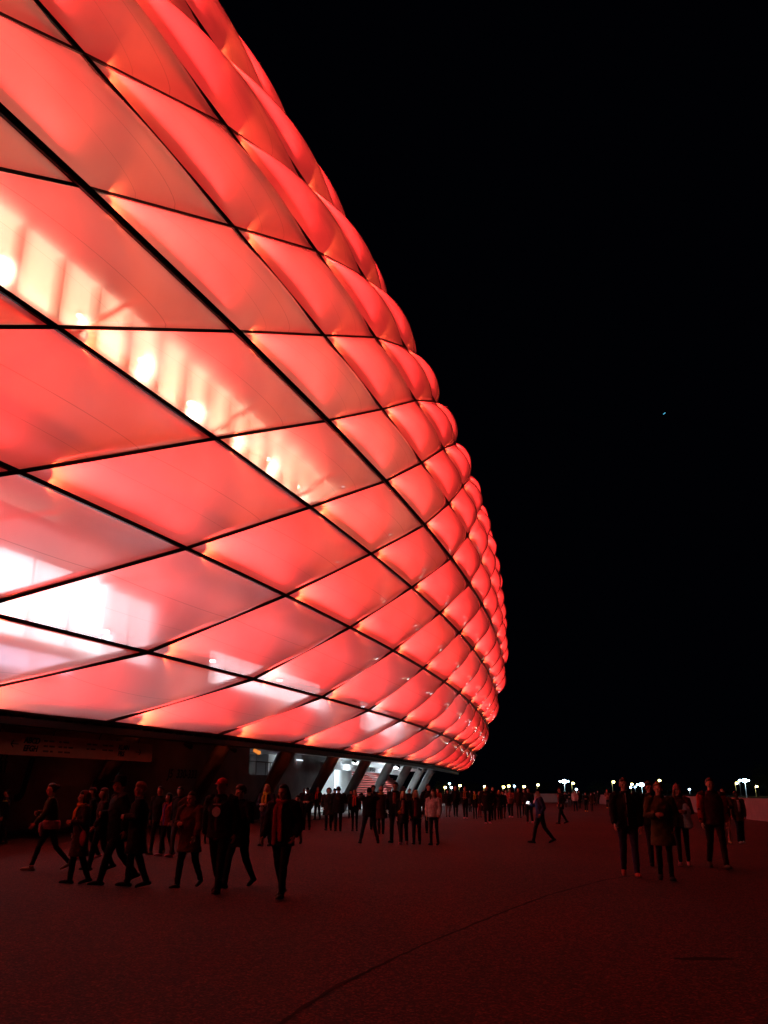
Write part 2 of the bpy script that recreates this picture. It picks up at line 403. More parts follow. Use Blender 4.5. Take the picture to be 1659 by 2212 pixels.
# base: soffit, edge beam, slanted columns, dark walls, lit entrance
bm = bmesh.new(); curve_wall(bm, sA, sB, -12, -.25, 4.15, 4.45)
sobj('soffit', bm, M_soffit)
bm = bmesh.new(); curve_wall(bm, sA, sB, -.55, -.08, 3.62, 3.86)
for i in range(200):
    s = sA + i*.0078
    M = Matrix(((*tang(s), 0), (*outn(s), 0), (0, 0, 1, 0), (0, 0, 0, 1))).transposed(); M.translation = F(s, -.3, 3.86)
    box(bm, -.05, .05, -.15, .22, 0, .12, M)
sobj('edge_beam', bm, M_frame)
for i in range(-6, 9):
    st = -.2255 + i*.0795
    bm = bmesh.new()
    tube(bm, [F(st, -3.75, -.05), F(st, -2.55, 2.1), F(st, -1.35, 4.2)], [.34, .37, .40], 20, cap=False)
    sobj('column', bm, M_colm, True)
# dark concrete walls on the left with a raised window, slanted end towards the entrance
RW = -5.0
s_end = -.035
sw0, zw0 = hit(541, 1608, RW); sw1, zw1 = hit(590, 1664, RW)
bm = bmesh.new()
curve_wall(bm, sA, sw0, RW-.4, RW, -.05, 4.15)
curve_wall(bm, sw0, sw1, RW-.4, RW, -.05, 2.55, .01)
curve_wall(bm, sw1, sw1+.018, RW-.4, RW, -.05, 2.55, z1b=4.15)
sA1 = hit(658, 1690, RW)[0]; sA2 = hit(690, 1690, RW)[0]; s_end = hit(742, 1640, RW)[0]
curve_wall(bm, sw1+.018, sA1, RW-.4, RW, -.05, 4.15)
curve_wall(bm, sA1, sA2, RW-.4, RW, 1.75, 4.15)
curve_wall(bm, sA2, s_end, RW-.4, RW, 1.75, 4.15, .01, z0b=4.1)
sobj('dark_wall', bm, M_conc_dark)
bm = bmesh.new(); curve_wall(bm, sA, sw1, RW, RW+.5, -.05, .16)
sobj('plinth', bm, M_conc)
bm = bmesh.new(); curve_wall(bm, sw0-.03, sw1+.05, RW-3.2, RW-2.9, -.05, 4.15)
sobj('back_wall', bm, M_conc_dark)
bm = bmesh.new()
tube(bm, [F(sw0-.002, RW-.2, 3.35), F(sw1+.01, RW-.2, 3.35)], .035, 8)
for q in (0, .4, .8, 1): tube(bm, [F(sw0+(sw1-sw0)*q, RW-.2, 2.5), F(sw0+(sw1-sw0)*q, RW-.2, 3.35)], .025, 6)
sobj('handrail', bm, M_conc)
# entrance hall
bm = bmesh.new(); curve_wall(bm, -.14, .62, -12.3, -12, -.05, 4.15)
sobj('hall_wall', bm, M_white)
bm = bmesh.new(); curve_wall(bm, -.12, .62, -12, -4.4, -.05, .12)
sobj('hall_floor', bm, M_conc)
bm = bmesh.new(); curve_wall(bm, -.06, .62, -12, -4.5, 4.05, 4.14)
sobj('hall_ceiling', bm, M_white)
bm = bmesh.new(); q = hit(648, 1642, RW+.1); tube(bm, [F(q[0]-.006, RW+.1, q[1]), F(q[0]+.006, RW+.1, q[1])], .03, 8)
tag(obj('light_tube', bm, mat('small_tube_glow', (1, 1, 1), emit=(.8, .9, 1), estr=2)), 'tiny horizontal light tube high on the dark wall right of the raised opening', 'lamp')
for s, w in ((-.032, .006), (.03, .012), (.10, .02), (.20, .02)):
    bm = bmesh.new(); curve_wall(bm, s, s+w, -10, -7.0, .12, 4.05, .01)
    sobj('hall_partition', bm, M_white)
bm = bmesh.new(); sp = hit(743, 1690, -5.6)[0]; tube(bm, [F(sp, -5.6, 0), F(sp, -5.6, 4.1)], .62, 24, cap=False)
sobj('round_pillar', bm, M_white, True)
bm = bmesh.new(); curve_wall(bm, .07, .40, -4.5, -4.3, 3.15, 3.62)
sobj('hall_beam', bm, M_white)
bm = bmesh.new(); st0 = hit(880, 1690, -5.2)[0]; st1 = hit(919, 1690, -5.2)[0]
for i in range(14):
    curve_wall(bm, st0, st1, -11.9, -5.2-i*.42, .12+i*.27, .12+i*.27+.15, .02)
sobj('red_stairs', bm, M_redstep)
bm = bmesh.new()
for s in (.05, .09, .13): 
    M = Matrix(((*tang(s), 0), (*outn(s), 0), (0, 0, 1, 0), (0, 0, 0, 1))).transposed(); M.translation = F(s, -11.94, 0)
    box(bm, -.5, .5, 0, .06, .12, 2.3, M)
sobj('hall_doors', bm, M_slat)
for k, (px, py, r, pw) in enumerate(((768, 1643, -3.6, 150), (856, 1649, -3.4, 900), (905, 1656, -3.2, 900))):
    s, z = hit(px, py, r)
    lamp_thing(F(s, r, 3.75), ['flat white disc lamp above the entrance hall, nearest to the dark wall', 'bright white lamp glaring between two slanted columns', 'white lamp over the red stairs by the last columns'][k], 'white lamps of the entrance hall', pw*.7, COOL, .22, 'hall_lamp')
for k, s in enumerate((.05, .10, .16, .24, .34, .45, .55)):  # unseen lamps added to brighten the hall towards its far end
    lamp_thing(F(s, -8, 3.75), 'added ceiling lamp brightening the depth of the entrance hall', 'added lamps brightening the depth of the entrance hall', 420, COOL, .2, 'hall_lamp')
lamp_thing(F((sw0+sw1)/2, RW-1.5, 3.6), 'dim lamp behind the raised opening in the dark wall', None, 5, (.7, .7, 1), .08, 'recess_lamp', 4)
# vertical light tubes beside the pillar
for k, (px, lab) in enumerate(((724, 'tall vertical light tube on the wall left of the round pillar'), (662, 'short vertical light tube glowing beside the dark doorway'))):
    s, z = hit(px, 1690, RW-.9)
    bm = bmesh.new(); tube(bm, [(0, 0, .2), (0, 0, 3.4 if k == 0 else 2.2)], .035, 8)
    o = obj('light_tube', bm, mat('tube_light_glow', (1, 1, 1), emit=(.8, 1, 1), estr=3.5)); o.location = F(s, RW-.9, 0); tag(o, lab, 'lamp')
# spotlights and cameras hanging under the edge
for k, (px, py) in enumerate(((408, 1611), (503, 1623), (556, 1610), (766, 1650), (860, 1658), (907, 1666), (938, 1667))):
    s, z = hit(px, py, -.9); o = empty('spotlight', F(s, -.9, 3.72), ang(s))
    tag(o, ['small dark spotlight hanging under the edge beam left of the orange lamp' if 0 else 'small dark spotlight under the facade edge near the small orange lamp', 'small dark spotlight under the facade edge beside the second slanted column', 'round orange lamp unit under the facade edge',
            'dark spotlight hanging above the round pillar of the entrance', 'dark spotlight beside the glaring hall lamp', 'dark spotlight hanging over the red stairs', 'dark spotlight by the last slanted column'][k], 'spotlight', None if k == 2 else 'spotlights under the facade edge')
    bm = bmesh.new(); tube(bm, [(0, 0, .1), (0, 0, -.14)], .02, 6); obj('bracket', bm, M_black, o)
    bm = bmesh.new(); tube(bm, [(-.12, .12, -.12), (.14, -.1, -.26)], [.08, .11], 10); obj('lamp_head', bm, M_black if k != 2 else mat('orange_lens', (.8, .3, .05), emit=(1, .3, .05), estr=.8), o)

# ------------------------------------------------------------------ signs on the base
M_letter = mat('black_lettering', (.006, .006, .006), .6)
def face_matrix(s, r, z):
    n = outn(s); x = -tang(s); x = tang(s)      # reading direction runs away from the camera, seen from outside
    return Matrix(((*x, 0), (0, 0, 1, 0), (*n, 0), (0, 0, 0, 1))).transposed(), F(s, r, z)
def wall_text(body, s, r, z, size, shear=.25, bold=0.0, parent=None, name='lettering', m=M_letter):
    me = text_mesh(body, size, .006, shear, bold); me.materials.append(m)
    M, P = face_matrix(s, r, z); M.translation = P
    o = bpy.data.objects.new(name, me); col.objects.link(o); o.matrix_world = M
    return o
sl, zl = hit(0, 1600, -.7); sr, zr = hit(330, 1620, -.7)
# board hanging below the edge beam
board = empty('direction_sign', F((sl+sr)/2, -.7, 3.1), ang((sl+sr)/2))
tag(board, 'long cream direction board with arrows and black block letters hanging under the facade edge', 'sign')
bpy.context.view_layer.update(); BI = board.matrix_world.inverted()
M_board = mat('cream_sign_board', (.72, .46, .24), .6, noise_amt=.08, nscale=3)
z_top, z_bot = 3.42, 2.72
bm = bmesh.new()
s_l = sl-.06
curve_wall(bm, s_l, sr, -.75, -.70, z_bot, z_top, .01)
bmesh.ops.transform(bm, matrix=BI, verts=bm.verts); obj('board', bm, M_board, board)
bm = bmesh.new()
for q in np.linspace(s_l+.01, sr-.01, 6): tube(bm, [F(q, -.72, z_top-.02), F(q, -.6, 3.7)], .02, 6)
bmesh.ops.transform(bm, matrix=BI, verts=bm.verts); obj('hanger', bm, M_black, board)
def on_board(px, body, size, z, shear=.22, bold=.004):
    s, _ = hit(px, 1600, -.7); o = wall_text(body, s, -.685, z, size, shear, bold); o.parent = board; o.matrix_parent_inverse = BI; return o
on_board(52, 'ABCD\nEFGH', .27, 3.12, bold=.008); on_board(257, 'KLMN\nPRS', .25, 3.12, bold=.008)
def arrow(px, d):
    s, _ = hit(px, 1600, -.7); bm = bmesh.new(); M, P = face_matrix(s, -.688, 3.07); M.translation = P
    box(bm, -.16, .16, -.014, .014, 0, .008, M)
    for q in (1, -1):
        A = M @ Vector((d*.17, 0, .006)); B = M @ Vector((d*.06, q*.11, .006)); beam(bm, A, B, .03, .01, outn(s))
    bmesh.ops.transform(bm, matrix=BI, verts=bm.verts); obj('arrow', bm, M_letter, board)
arrow(33, -1); arrow(300, 1)
M_small = mat('small_print', (.16, .10, .06), .6)
rnd = random.Random(3)
for px0, px1, rows in ((96, 122, 3), (130, 160, 3), (190, 216, 2), (224, 250, 2)):    # unreadable small print: short dark strips
    bm = bmesh.new(); a0, _ = hit(px0, 1600, -.7); a1, _ = hit(px1, 1600, -.7)
    for k in range(rows):
        q = a0
        while q < a1 - .002:
            w = rnd.uniform(.0012, .0035); curve_wall(bm, q, min(q+w, a1), -.695, -.69, 3.2-k*.17, 3.26-k*.17, .01); q += w+.0008
    bmesh.ops.transform(bm, matrix=BI, verts=bm.verts); obj('small_print', bm, M_small, board)
M_dkletter = mat('dark_wall_paint', (.004, .004, .005), .6)
def wall_sign(px, py, body, size, label, r=RW+.006, bold=.0, shear=.25, name='wall_lettering'):
    s, z = hit(px, py, r); o = wall_text(body, s, r, z, size, shear, bold, name=name, m=M_dkletter); tag(o, label, 'lettering'); return o
wall_sign(42, 1706, 'J', 1.75, 'huge slanted black letter J painted on the dark concrete wall', bold=.06)
wall_sign(-4, 1646, '22', .5, 'black number 22 painted on the wall at the left edge', bold=.02, shear=0)
wall_sign(-4, 1668, '31', .5, 'black number 31 painted below the number 22', bold=.02, shear=0)
wall_sign(138, 1626, 'J5  330-333', .36, 'small black sector numbers J5 330-333 on the wall under the direction board', bold=.004)
wall_sign(362, 1680, 'J5  330-333', .62, 'black sector lettering J5 330-333 on the dark wall before the second column', bold=.012)
s, z = hit(800, 1672, -4.28)
tag(wall_text('K5  334-337', s, -4.285, 3.24, .40, .15, .01, name='wall_lettering', m=M_dkletter), 'black sector lettering K5 334-337 on the beam of the entrance hall', 'lettering')

# ------------------------------------------------------------------ ground
def asphalt():
    m = mat('asphalt', (.05, .048, .046), .9, bump=.0, spec=.2)
    nt = m.node_tree; b = nt.nodes['Principled BSDF']; N = nt.nodes.new; L = nt.links.new
    tc = N('ShaderNodeTexCoord')
    n1 = N('ShaderNodeTexNoise'); n1.inputs['Scale'].default_value = .12; n1.inputs['Detail'].default_value = 6
    n2 = N('ShaderNodeTexNoise'); n2.inputs['Scale'].default_value = 42; n2.inputs['Detail'].default_value = 3; n2.inputs['Roughness'].default_value = .7
    n3 = N('ShaderNodeTexNoise'); n3.inputs['Scale'].default_value = 9; n3.inputs['Detail'].default_value = 4
    for n in (n1, n2, n3): L(tc.outputs['Object'], n.inputs['Vector'])
    def mp(src, a, b_, c, d):
        r = N('ShaderNodeMapRange'); L(src, r.inputs[0]); r.inputs[1].default_value = a; r.inputs[2].default_value = b_; r.inputs[3].default_value = c; r.inputs[4].default_value = d; return r.outputs[0]
    k1 = mp(n1.outputs[0], .35, .65, .8, 1.2); vo = N('ShaderNodeTexVoronoi'); vo.inputs['Scale'].default_value = 55; L(tc.outputs['Object'], vo.inputs['Vector'])
    sx = N('ShaderNodeSeparateXYZ'); L(vo.outputs['Color'], sx.inputs[0])
    pw = N('ShaderNodeMath'); pw.operation = 'POWER'; L(sx.outputs[0], pw.inputs[0]); pw.inputs[1].default_value = 3.5
    k2 = mp(pw.outputs[0], 0, 1, .45, 3.4); k3 = mp(n3.outputs[0], .3, .7, .8, 1.2)
    mm = N('ShaderNodeMath'); mm.operation = 'MULTIPLY'; L(k1, mm.inputs[0]); L(k2, mm.inputs[1])
    m2 = N('ShaderNodeMath'); m2.operation = 'MULTIPLY'; L(mm.outputs[0], m2.inputs[0]); L(k3, m2.inputs[1])
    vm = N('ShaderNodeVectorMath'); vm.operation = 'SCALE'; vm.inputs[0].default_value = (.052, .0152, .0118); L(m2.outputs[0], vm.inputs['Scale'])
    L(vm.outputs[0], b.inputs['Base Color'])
    bp = N('ShaderNodeBump'); bp.inputs['Strength'].default_value = .6; bp.inputs['Distance'].default_value = .008; L(n2.outputs[0], bp.inputs['Height']); L(bp.outputs[0], b.inputs['Normal'])
    return m
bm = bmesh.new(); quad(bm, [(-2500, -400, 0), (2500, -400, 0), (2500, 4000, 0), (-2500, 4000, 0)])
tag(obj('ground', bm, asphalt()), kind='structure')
def strip(bm, pts, w, z, jit=0, rn=None):
    P = [Vector((p.x, p.y, z)) for p in pts]; L_ = []; Rr = []
    for i, p in enumerate(P):
        t = (P[min(i+1, len(P)-1)] - P[max(i-1, 0)]).normalized(); n = Vector((-t.y, t.x, 0)); ww = w*(1+(rn.uniform(-jit, jit) if rn else 0))
        L_.append(bm.verts.new(p + n*ww/2)); Rr.append(bm.verts.new(p - n*ww/2))
    for i in range(len(P)-1): bm.faces.new((Rr[i], Rr[i+1], L_[i+1], L_[i]))
rn = random.Random(8)
ctrl = [gnd(*q) for q in ((560, 2240), (735, 2127), (905, 2046), (1072, 1977), (1180, 1935), (1310, 1900), (1420, 1885))]
pts = []
for i in range(len(ctrl)-1):
    for k in range(14): pts.append(ctrl[i].lerp(ctrl[i+1], k/14) + Vector((rn.uniform(-.012, .012), rn.uniform(-.012, .012), 0)))
bm = bmesh.new(); strip(bm, pts, .042, .004, .5, rn)
tag(obj('pavement_joint', bm, mat('tar_joint', (.016, .006, .005), 1, spec=.1)), kind='structure')
c = gnd(1520, 2072); bm = bmesh.new()
vs = [bm.verts.new((c.x + cos(t*2*pi/40)*(.27+.10*noise.noise((cos(t*.4)*2, sin(t*.4)*2, 3))+.06*rn.random()), c.y + sin(t*2*pi/40)*(.07+.035*rn.random()), .004)) for t in range(40)]
bm.faces.new(vs)
tag(obj('pavement_stain', bm, mat('damp_stain', (.013, .006, .005), 1, spec=.1)), kind='structure')
# strip of pale paving at the entrance
bm = bmesh.new(); curve_wall(bm, -.10, .62, -4.4, -.6, -.05, .03)
tag(obj('pavement', bm, M_conc), kind='structure')

# parapet wall on the right
def seg_wall(name, P, Q, h, t, m, label, cat='wall', group=None):
    o = empty(name, (P+Q)/2); tag(o, label, cat, group); d = (Q-P).normalized(); n = Vector((-d.y, d.x, 0))
    bm = bmesh.new(); a, b = P-(P+Q)/2, Q-(P+Q)/2
    hexa(bm, [a-n*t/2, b-n*t/2, b+n*t/2, a+n*t/2], [p+Vector((0, 0, h-.08)) for p in (a-n*t/2, b-n*t/2, b+n*t/2, a+n*t/2)])
    obj('wall_body', bm, m, o); bm = bmesh.new(); tt = t/2+.03
    hexa(bm, [p+Vector((0, 0, h-.08)) for p in (a-n*tt, b-n*tt, b+n*tt, a+n*tt)], [p+Vector((0, 0, h)) for p in (a-n*tt, b-n*tt, b+n*tt, a+n*tt)])
    obj('coping', bm, m, o)
    return o
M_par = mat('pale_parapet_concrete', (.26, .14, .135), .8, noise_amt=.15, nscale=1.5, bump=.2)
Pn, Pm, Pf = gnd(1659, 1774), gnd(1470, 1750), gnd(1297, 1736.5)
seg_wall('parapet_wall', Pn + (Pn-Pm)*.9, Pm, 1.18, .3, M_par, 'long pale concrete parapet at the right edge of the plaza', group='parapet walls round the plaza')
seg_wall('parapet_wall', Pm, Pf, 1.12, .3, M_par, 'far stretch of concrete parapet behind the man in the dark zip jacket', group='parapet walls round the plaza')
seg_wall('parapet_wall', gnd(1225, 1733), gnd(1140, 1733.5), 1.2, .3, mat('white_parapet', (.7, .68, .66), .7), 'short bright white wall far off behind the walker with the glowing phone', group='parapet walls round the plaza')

# ------------------------------------------------------------------ street lamps
YEL = (1, .93, .35); BLU = (.62, .86, 1)
lamps = [(960,1701,450,'y',''), (971,1693,420,'b',''), (975,1701,330,'b',''), (992,1697,470,'y',''), (1045,1699,400,'y',''), (1086,1700,450,'y',''), (1097,1698,430,'y',''), (1111,1698,600,'b',''),
 (1130,1699,380,'y',''), (1160,1695.5,380,'y',''), (1219,1688,260,'B',''), (1235,1692,300,'y',''), (1245,1705,420,'b',''), (1322,1689,260,'y',''), (1362,1694,290,'y',''), (1362.5,1701,600,'b',''), (1372,1700,430,'b',''),
 (1386,1695,300,'B',''), (1421,1686,230,'y',''), (1489,1705,420,'b',''), (1588,1691.5,240,'y',''), (1597,1686,300,'b',''), (1608.6,1686,200,'B',''), (1631,1699,260,'y','')]
lab = ['yellow street lamp just right of the stadium foot', 'high bluish lamp just above the cluster beside the stadium', 'bluish white lamp low in the cluster beside the stadium', 'small yellow lamp right of the bluish pair by the stadium',
 'yellow lamp alone between the stadium cluster and the crowd', 'left one of two close yellow lamps over the distant crowd', 'right one of two close yellow lamps over the distant crowd', 'tiny bluish lamp between yellow ones over the crowd',
 'yellow lamp above the far walkers, right of the tiny blue one', 'yellow lamp above the walker with the glowing phone', 'big bluish white twin head lamp above the far group of walkers', 'yellow lamp close beside the big bluish twin lamp',
 'low bluish lamp among the heads of the far group', 'yellow lamp left of the man in the dark zip jacket', 'yellow lamp behind the shoulder of the man in the zip jacket', 'tiny bluish lamp under the yellow one behind the zip jacket man',
 'small bluish lamp between the zip jacket man and the couple', 'bluish white twin lamp left of the couple in parkas', 'yellow lamp just over the head of the woman in the olive parka', 'low bluish lamp between the beanie woman and the tall youth',
 'yellow lamp left of the brightest lamp at the right', 'bluish lamp close beside the brightest lamp at the right', 'brightest bluish white twin lamp at the far right on a pale pole', 'rightmost street lamp, yellow on a bent green lit pole']
M_pole = mat('pale_pole_paint', (.55, .58, .55), .5)
E_y = mat('yellow_lamp_glow', (1, 1, 1), emit=(1, .80, .22), estr=22); E_b = mat('blue_lamp_glow', (1, 1, 1), emit=(.45, .78, 1), estr=22)
for (px, py, d, kd, _), lb in zip(lamps, lab):
    x = (px-829.5)/FPX*d*cos(PITCH)/1.0; dd = Vector((0, 0, 0))
    rr_ = ray(px, py); t = d/rr_[1]; X, Y, Z = rr_[0]*t, d, EYE + rr_[2]*t
    o = empty('street_lamp', (X, Y, 0)); tag(o, lb, 'street lamp', 'street lamps beyond the plaza')
    rad = (3.3 if kd == 'y' else 2.6 if kd == 'b' else 6.0)/FPX*d*.85  # globes enlarged, their glow is put into the size
    bm = bmesh.new(); tube(bm, [(0, 0, 0), (0, 0, Z*.5), (0, 0, Z+rad*.3)], [.09, .075, .06], 8); 
    if kd == 'y': tube(bm, [(-.0, 0, Z+rad*.25), (.5, 0, Z+rad*.42)], .05, 6)
    obj('pole', bm, M_pole, o)
    heads = [(.0 if kd != 'y' else .45, 0)] + ([(-rad*1.7, 0), (rad*1.5, 0)] if kd == 'B' else [])
    for k, (hx, _) in enumerate(heads):
        q = rad*(1 if k == 0 else .45)
        bm = bmesh.new(); ball(bm, (hx, 0, Z), (q, q, q*.75), 12); obj('lamp_glass', bm, E_y if kd == 'y' else E_b, o, True)
        bm = bmesh.new(); bmesh.ops.create_cone(bm, cap_ends=True, segments=12, radius1=q*1.02, radius2=q*.5, depth=q*.3, matrix=Matrix.Translation((hx, 0, Z+q*.82))); obj('lamp_hood', bm, M_black, o)
    l = bpy.data.lights.new('lamp_light', 'POINT'); l.energy = 110 if kd != 'B' else 320; l.color = YEL if kd == 'y' else BLU; l.shadow_soft_size = .3
    lo = bpy.data.objects.new('lamp_light', l); col.objects.link(lo); lo.parent = o; lo.location = (heads[0][0], -rad*1.15, Z-rad*.9)

# ------------------------------------------------------------------ trees beyond the plaza
M_leaf = mat('dark_leaves', (.05, .075, .025), .7, noise_amt=.4, nscale=3); M_bark = mat('bark', (.08, .06, .045), .9)
def tree(x, y, h, w, seed, label):
    o = empty('tree', (x, y, 0)); tag(o, label, 'tree', 'trees beyond the street lamps'); rn = random.Random(seed)
    bm = bmesh.new(); tube(bm, [(0, 0, 0), (.1, 0, h*.3), (-.1, .1, h*.7)], [.22, .17, .06], 8)
    for k in range(7):
        t = rn.uniform(.3, .6)*h; an = rn.uniform(0, 2*pi); tube(bm, [(0, 0, t), (cos(an)*w*.35, sin(an)*w*.35, t+h*.2)], [.08, .03], 6)
    obj('trunk', bm, M_bark, o)
    bm = bmesh.new()
    blobs = [(rn.gauss(0, w*.22), rn.gauss(0, w*.22), rn.uniform(.35, .88)*h, rn.uniform(.12, .24)*w) for _ in range(16)]
    for cx_, cy_, cz, br in blobs:
        for _ in range(75):
            v = Vector((rn.gauss(0, 1), rn.gauss(0, 1), rn.gauss(0, .8))).normalized()*br*rn.uniform(.5, 1.15); p = Vector((cx_, cy_, cz)) + v
            a = Vector((rn.gauss(0, 1), rn.gauss(0, 1), rn.gauss(0, 1))).normalized(); b_ = a.orthogonal().normalized(); q = rn.uniform(.12, .3)
            quad(bm, [p-a*q, p-b_*q*.5, p+a*q, p+b_*q*.5])
    obj('crown', bm, M_leaf, o)
for k, (px, d, h, w) in enumerate(((1655, 275, 9, 9), (1638, 300, 6.5, 7), (1612, 340, 7, 9), (1575, 380, 6, 9), (1500, 460, 7, 11), (1440, 430, 6, 10), (1380, 380, 5.5, 9), (1300, 420, 6, 10), (1180, 500, 7, 12), (1020, 520, 6.5, 12), (955, 480, 6, 10))):
    rr_ = ray(px, 1700); t = d/rr_[1]
    tree(rr_[0]*t, d, h, w, 50+k, ['leafy tree lit green beside the rightmost street lamp', 'low leafy tree behind the rightmost street lamp', 'dim tree behind the brightest street lamp', 'dim tree behind the youth in the reddish jacket', 'dark tree beyond the low bluish lamp',
      'dark tree beyond the couple in parkas', 'dark tree behind the bluish twin lamp near the zip jacket man', 'dark tree right of the far group of walkers', 'dark tree behind the walker with the phone', 'dark tree above the crowd right of the stadium', 'dark tree beside the lamp cluster at the stadium foot'][k])

# ------------------------------------------------------------------ aircraft: a cyan light high in the sky
rr_ = ray(1435, 893); d = 900; t = d/rr_[1]
air = empty('aircraft', (rr_[0]*t, d, EYE+rr_[2]*t), R(20)); tag(air, 'distant aircraft seen only as a small cyan light streak in the black sky', 'aircraft')
air.rotation_euler = (0, R(-40), R(10))
bm = bmesh.new(); tube(bm, [(-6, 0, .9), (-4, 0, .95), (3, 0, .9), (6, 0, 1.3)], [.3, .75, .7, .2], 12); obj('fuselage', bm, M_black, air, True)
bm = bmesh.new(); hexa(bm, [(-1, -7, .8), (1, -7, .8), (1.2, 7, .8), (-1, 7, .8)], [(-1, -7, .95), (1, -7, .95), (1.2, 7, .95), (-1, 7, .95)]); obj('wing', bm, M_black, air)
bm = bmesh.new(); hexa(bm, [(4.8, -.06, 1.4), (6, -.06, 1.4), (6, .06, 1.4), (4.8, .06, 1.4)], [(5.4, -.05, 3), (6.2, -.05, 3), (6.2, .05, 3), (5.4, .05, 3)]); obj('tail_fin', bm, M_black, air)
bm = bmesh.new(); tube(bm, [(-1.6, 0, 0), (0, 0, .12), (1.6, 0, -.1)], [.5, .42, .4], 8); obj('landing_light', bm, mat('cyan_light', (1, 1, 1), emit=(.1, .55, .85), estr=1.3), air)

# ------------------------------------------------------------------ people
_mats = {}
def cm(c, rough=.85):
    k = tuple(c)
    if k not in _mats: _mats[k] = mat('cloth_%02d' % len(_mats), tuple(min(.8, v*(.8 if max(c) < .05 else 1.2 if max(c) < .2 else 1.5)) for v in c), rough, noise_amt=.25, nscale=14, bump=.35, bscale=90, spec=.25)
    return _mats[k]
BLACK = (.012, .012, .014); NAVY = (.014, .018, .045); GREY = (.06, .06, .065); BROWN = (.07, .04, .022); OLIVE = (.07, .065, .022); WHITE = (.62, .60, .60)
DENIM = (.03, .045, .10); RED = (.35, .02, .02); WINE = (.16, .015, .025); TAN = (.28, .17, .09); PINK = (.5, .22, .26); YELLOW = (.55, .38, .03); ORANGE = (.6, .22, .03); LBLUE = (.22, .42, .50); PURPLE = (.14, .08, .38); DGREEN = (.02, .035, .02)
SKIN = (.50, .30, .22); SKIN2 = (.34, .19, .13)
HAIRC = {'dark': (.018, .012, .01), 'brown': (.06, .03, .016), 'blond': (.42, .28, .12), 'red': (.22, .07, .025), 'grey': (.3, .29, .28)}
def remesh(bm, vox, smooth=2, wrinkle=0, seed=0):
    me = bpy.data.meshes.new('tmp'); bm.to_mesh(me); bm.free()
    o = bpy.data.objects.new('tmp', me); col.objects.link(o)
    md = o.modifiers.new('r', 'REMESH'); md.mode = 'VOXEL'; md.voxel_size = vox
    sm = o.modifiers.new('s', 'SMOOTH'); sm.factor = .5; sm.iterations = smooth
    bpy.context.view_layer.update()
    out = bpy.data.meshes.new_from_object(o.evaluated_get(bpy.context.evaluated_depsgraph_get()))
    bpy.data.objects.remove(o); bpy.data.meshes.remove(me)
    if wrinkle:
        n = len(out.vertices); co = np.empty(n*3, 'f'); no = np.empty(n*3, 'f')
        out.vertices.foreach_get('co', co); out.vertex_normals.foreach_get('vector', no)
        co = co.reshape(-1, 3); no = no.reshape(-1, 3); x, y, z = co.T
        d = np.sin(z*34 + 5*np.sin(x*9+seed) + 4*np.sin(y*11+seed*2))*.5 + np.sin(z*61+x*23+seed)*.3 + np.sin(x*47-z*29+y*31+seed)*.3
        co = co + no*(d*wrinkle)[:, None]; out.vertices.foreach_set('co', co.astype('f').ravel())
    out.polygons.foreach_set('use_smooth', [True]*len(out.polygons))
    return out
def skeleton(p):
    """joints for a 1.75 m figure facing +Y; p: pose dict"""
    J = {}
    st = p.get('stride', .3)*.75; w = p.get('w', 1.0); lean = p.get('lean', .0)
    lead = p.get('lead', 1)
    for sd in (-1, 1):
        fwd = (sd == lead)
        th = R(46*st) if fwd else -R(34*st)
        kb = R(5 + 8*st) if fwd else R(7 + 34*st)
        hip = Vector((sd*.085*w, 0, .93)); sp = p.get('spread', 0)*sd
        kn = hip + Vector((sp*.5, sin(th)*.43, -cos(th)*.43)); sh = th - kb
        an = kn + Vector((sp*.5, sin(sh)*.42, -cos(sh)*.42))
        J['hip', sd], J['knee', sd], J['ank', sd] = hip, kn, an
        J['toe', sd] = (R(-6) if fwd else R(40*st))
    low = min(J['ank', -1].z, J['ank', 1].z) - .085
    dz = -low
    sh_z = 1.43; J['dz'] = dz
    for sd in (-1, 1):
        S = Vector((sd*.185*w, lean*.45, sh_z)); arm = p.get('arm', 'swing')
        if isinstance(arm, tuple): arm = arm[0] if sd == -1 else arm[1]
        if arm == 'swing':
            a = R(38*st)*(-1 if sd == lead else 1); El = S + Vector((sd*.05, sin(a)*.29, -cos(a)*.29)); b = a + R(22); Wr = El + Vector((sd*.0, sin(b)*.25, -cos(b)*.25)); hd = Vector((0, sin(b), -cos(b)))
        elif arm == 'pocket':
            El = S + Vector((sd*.10, -.08, -.28)); Wr = El + Vector((-sd*.05, .13, -.20)); hd = Vector((-sd*.3, .4, -.8))
        elif arm == 'raise':
            El = S + Vector((sd*.13, .22, -.02)); Wr = El + Vector((-sd*.16, .12, .17)); hd = Vector((-sd*.5, .1, .8))
        elif arm == 'fold':
            El = S + Vector((sd*.07, .03, -.28)); Wr = El + Vector((-sd*.14, .22, .02)); hd = Vector((-sd*.8, .5, .05))
        elif arm == 'phone':
            El = S + Vector((sd*.06, .05, -.28)); Wr = El + Vector((-sd*.07, .22, .12)); hd = Vector((-sd*.2, .8, .4))
        else:
            El = S + Vector((sd*.04, 0, -.29)); Wr = El + Vector((0, .03, -.25)); hd = Vector((0, .1, -1))
        J['sh', sd], J['elb', sd], J['wr', sd], J['hd', sd] = S, El, Wr, hd.normalized()
    J['head'] = Vector((0, lean*.5+.02, 1.63)); J['w'] = w
    return J
def up(J, v): return Vector(v) + Vector((0, 0, J['dz']))
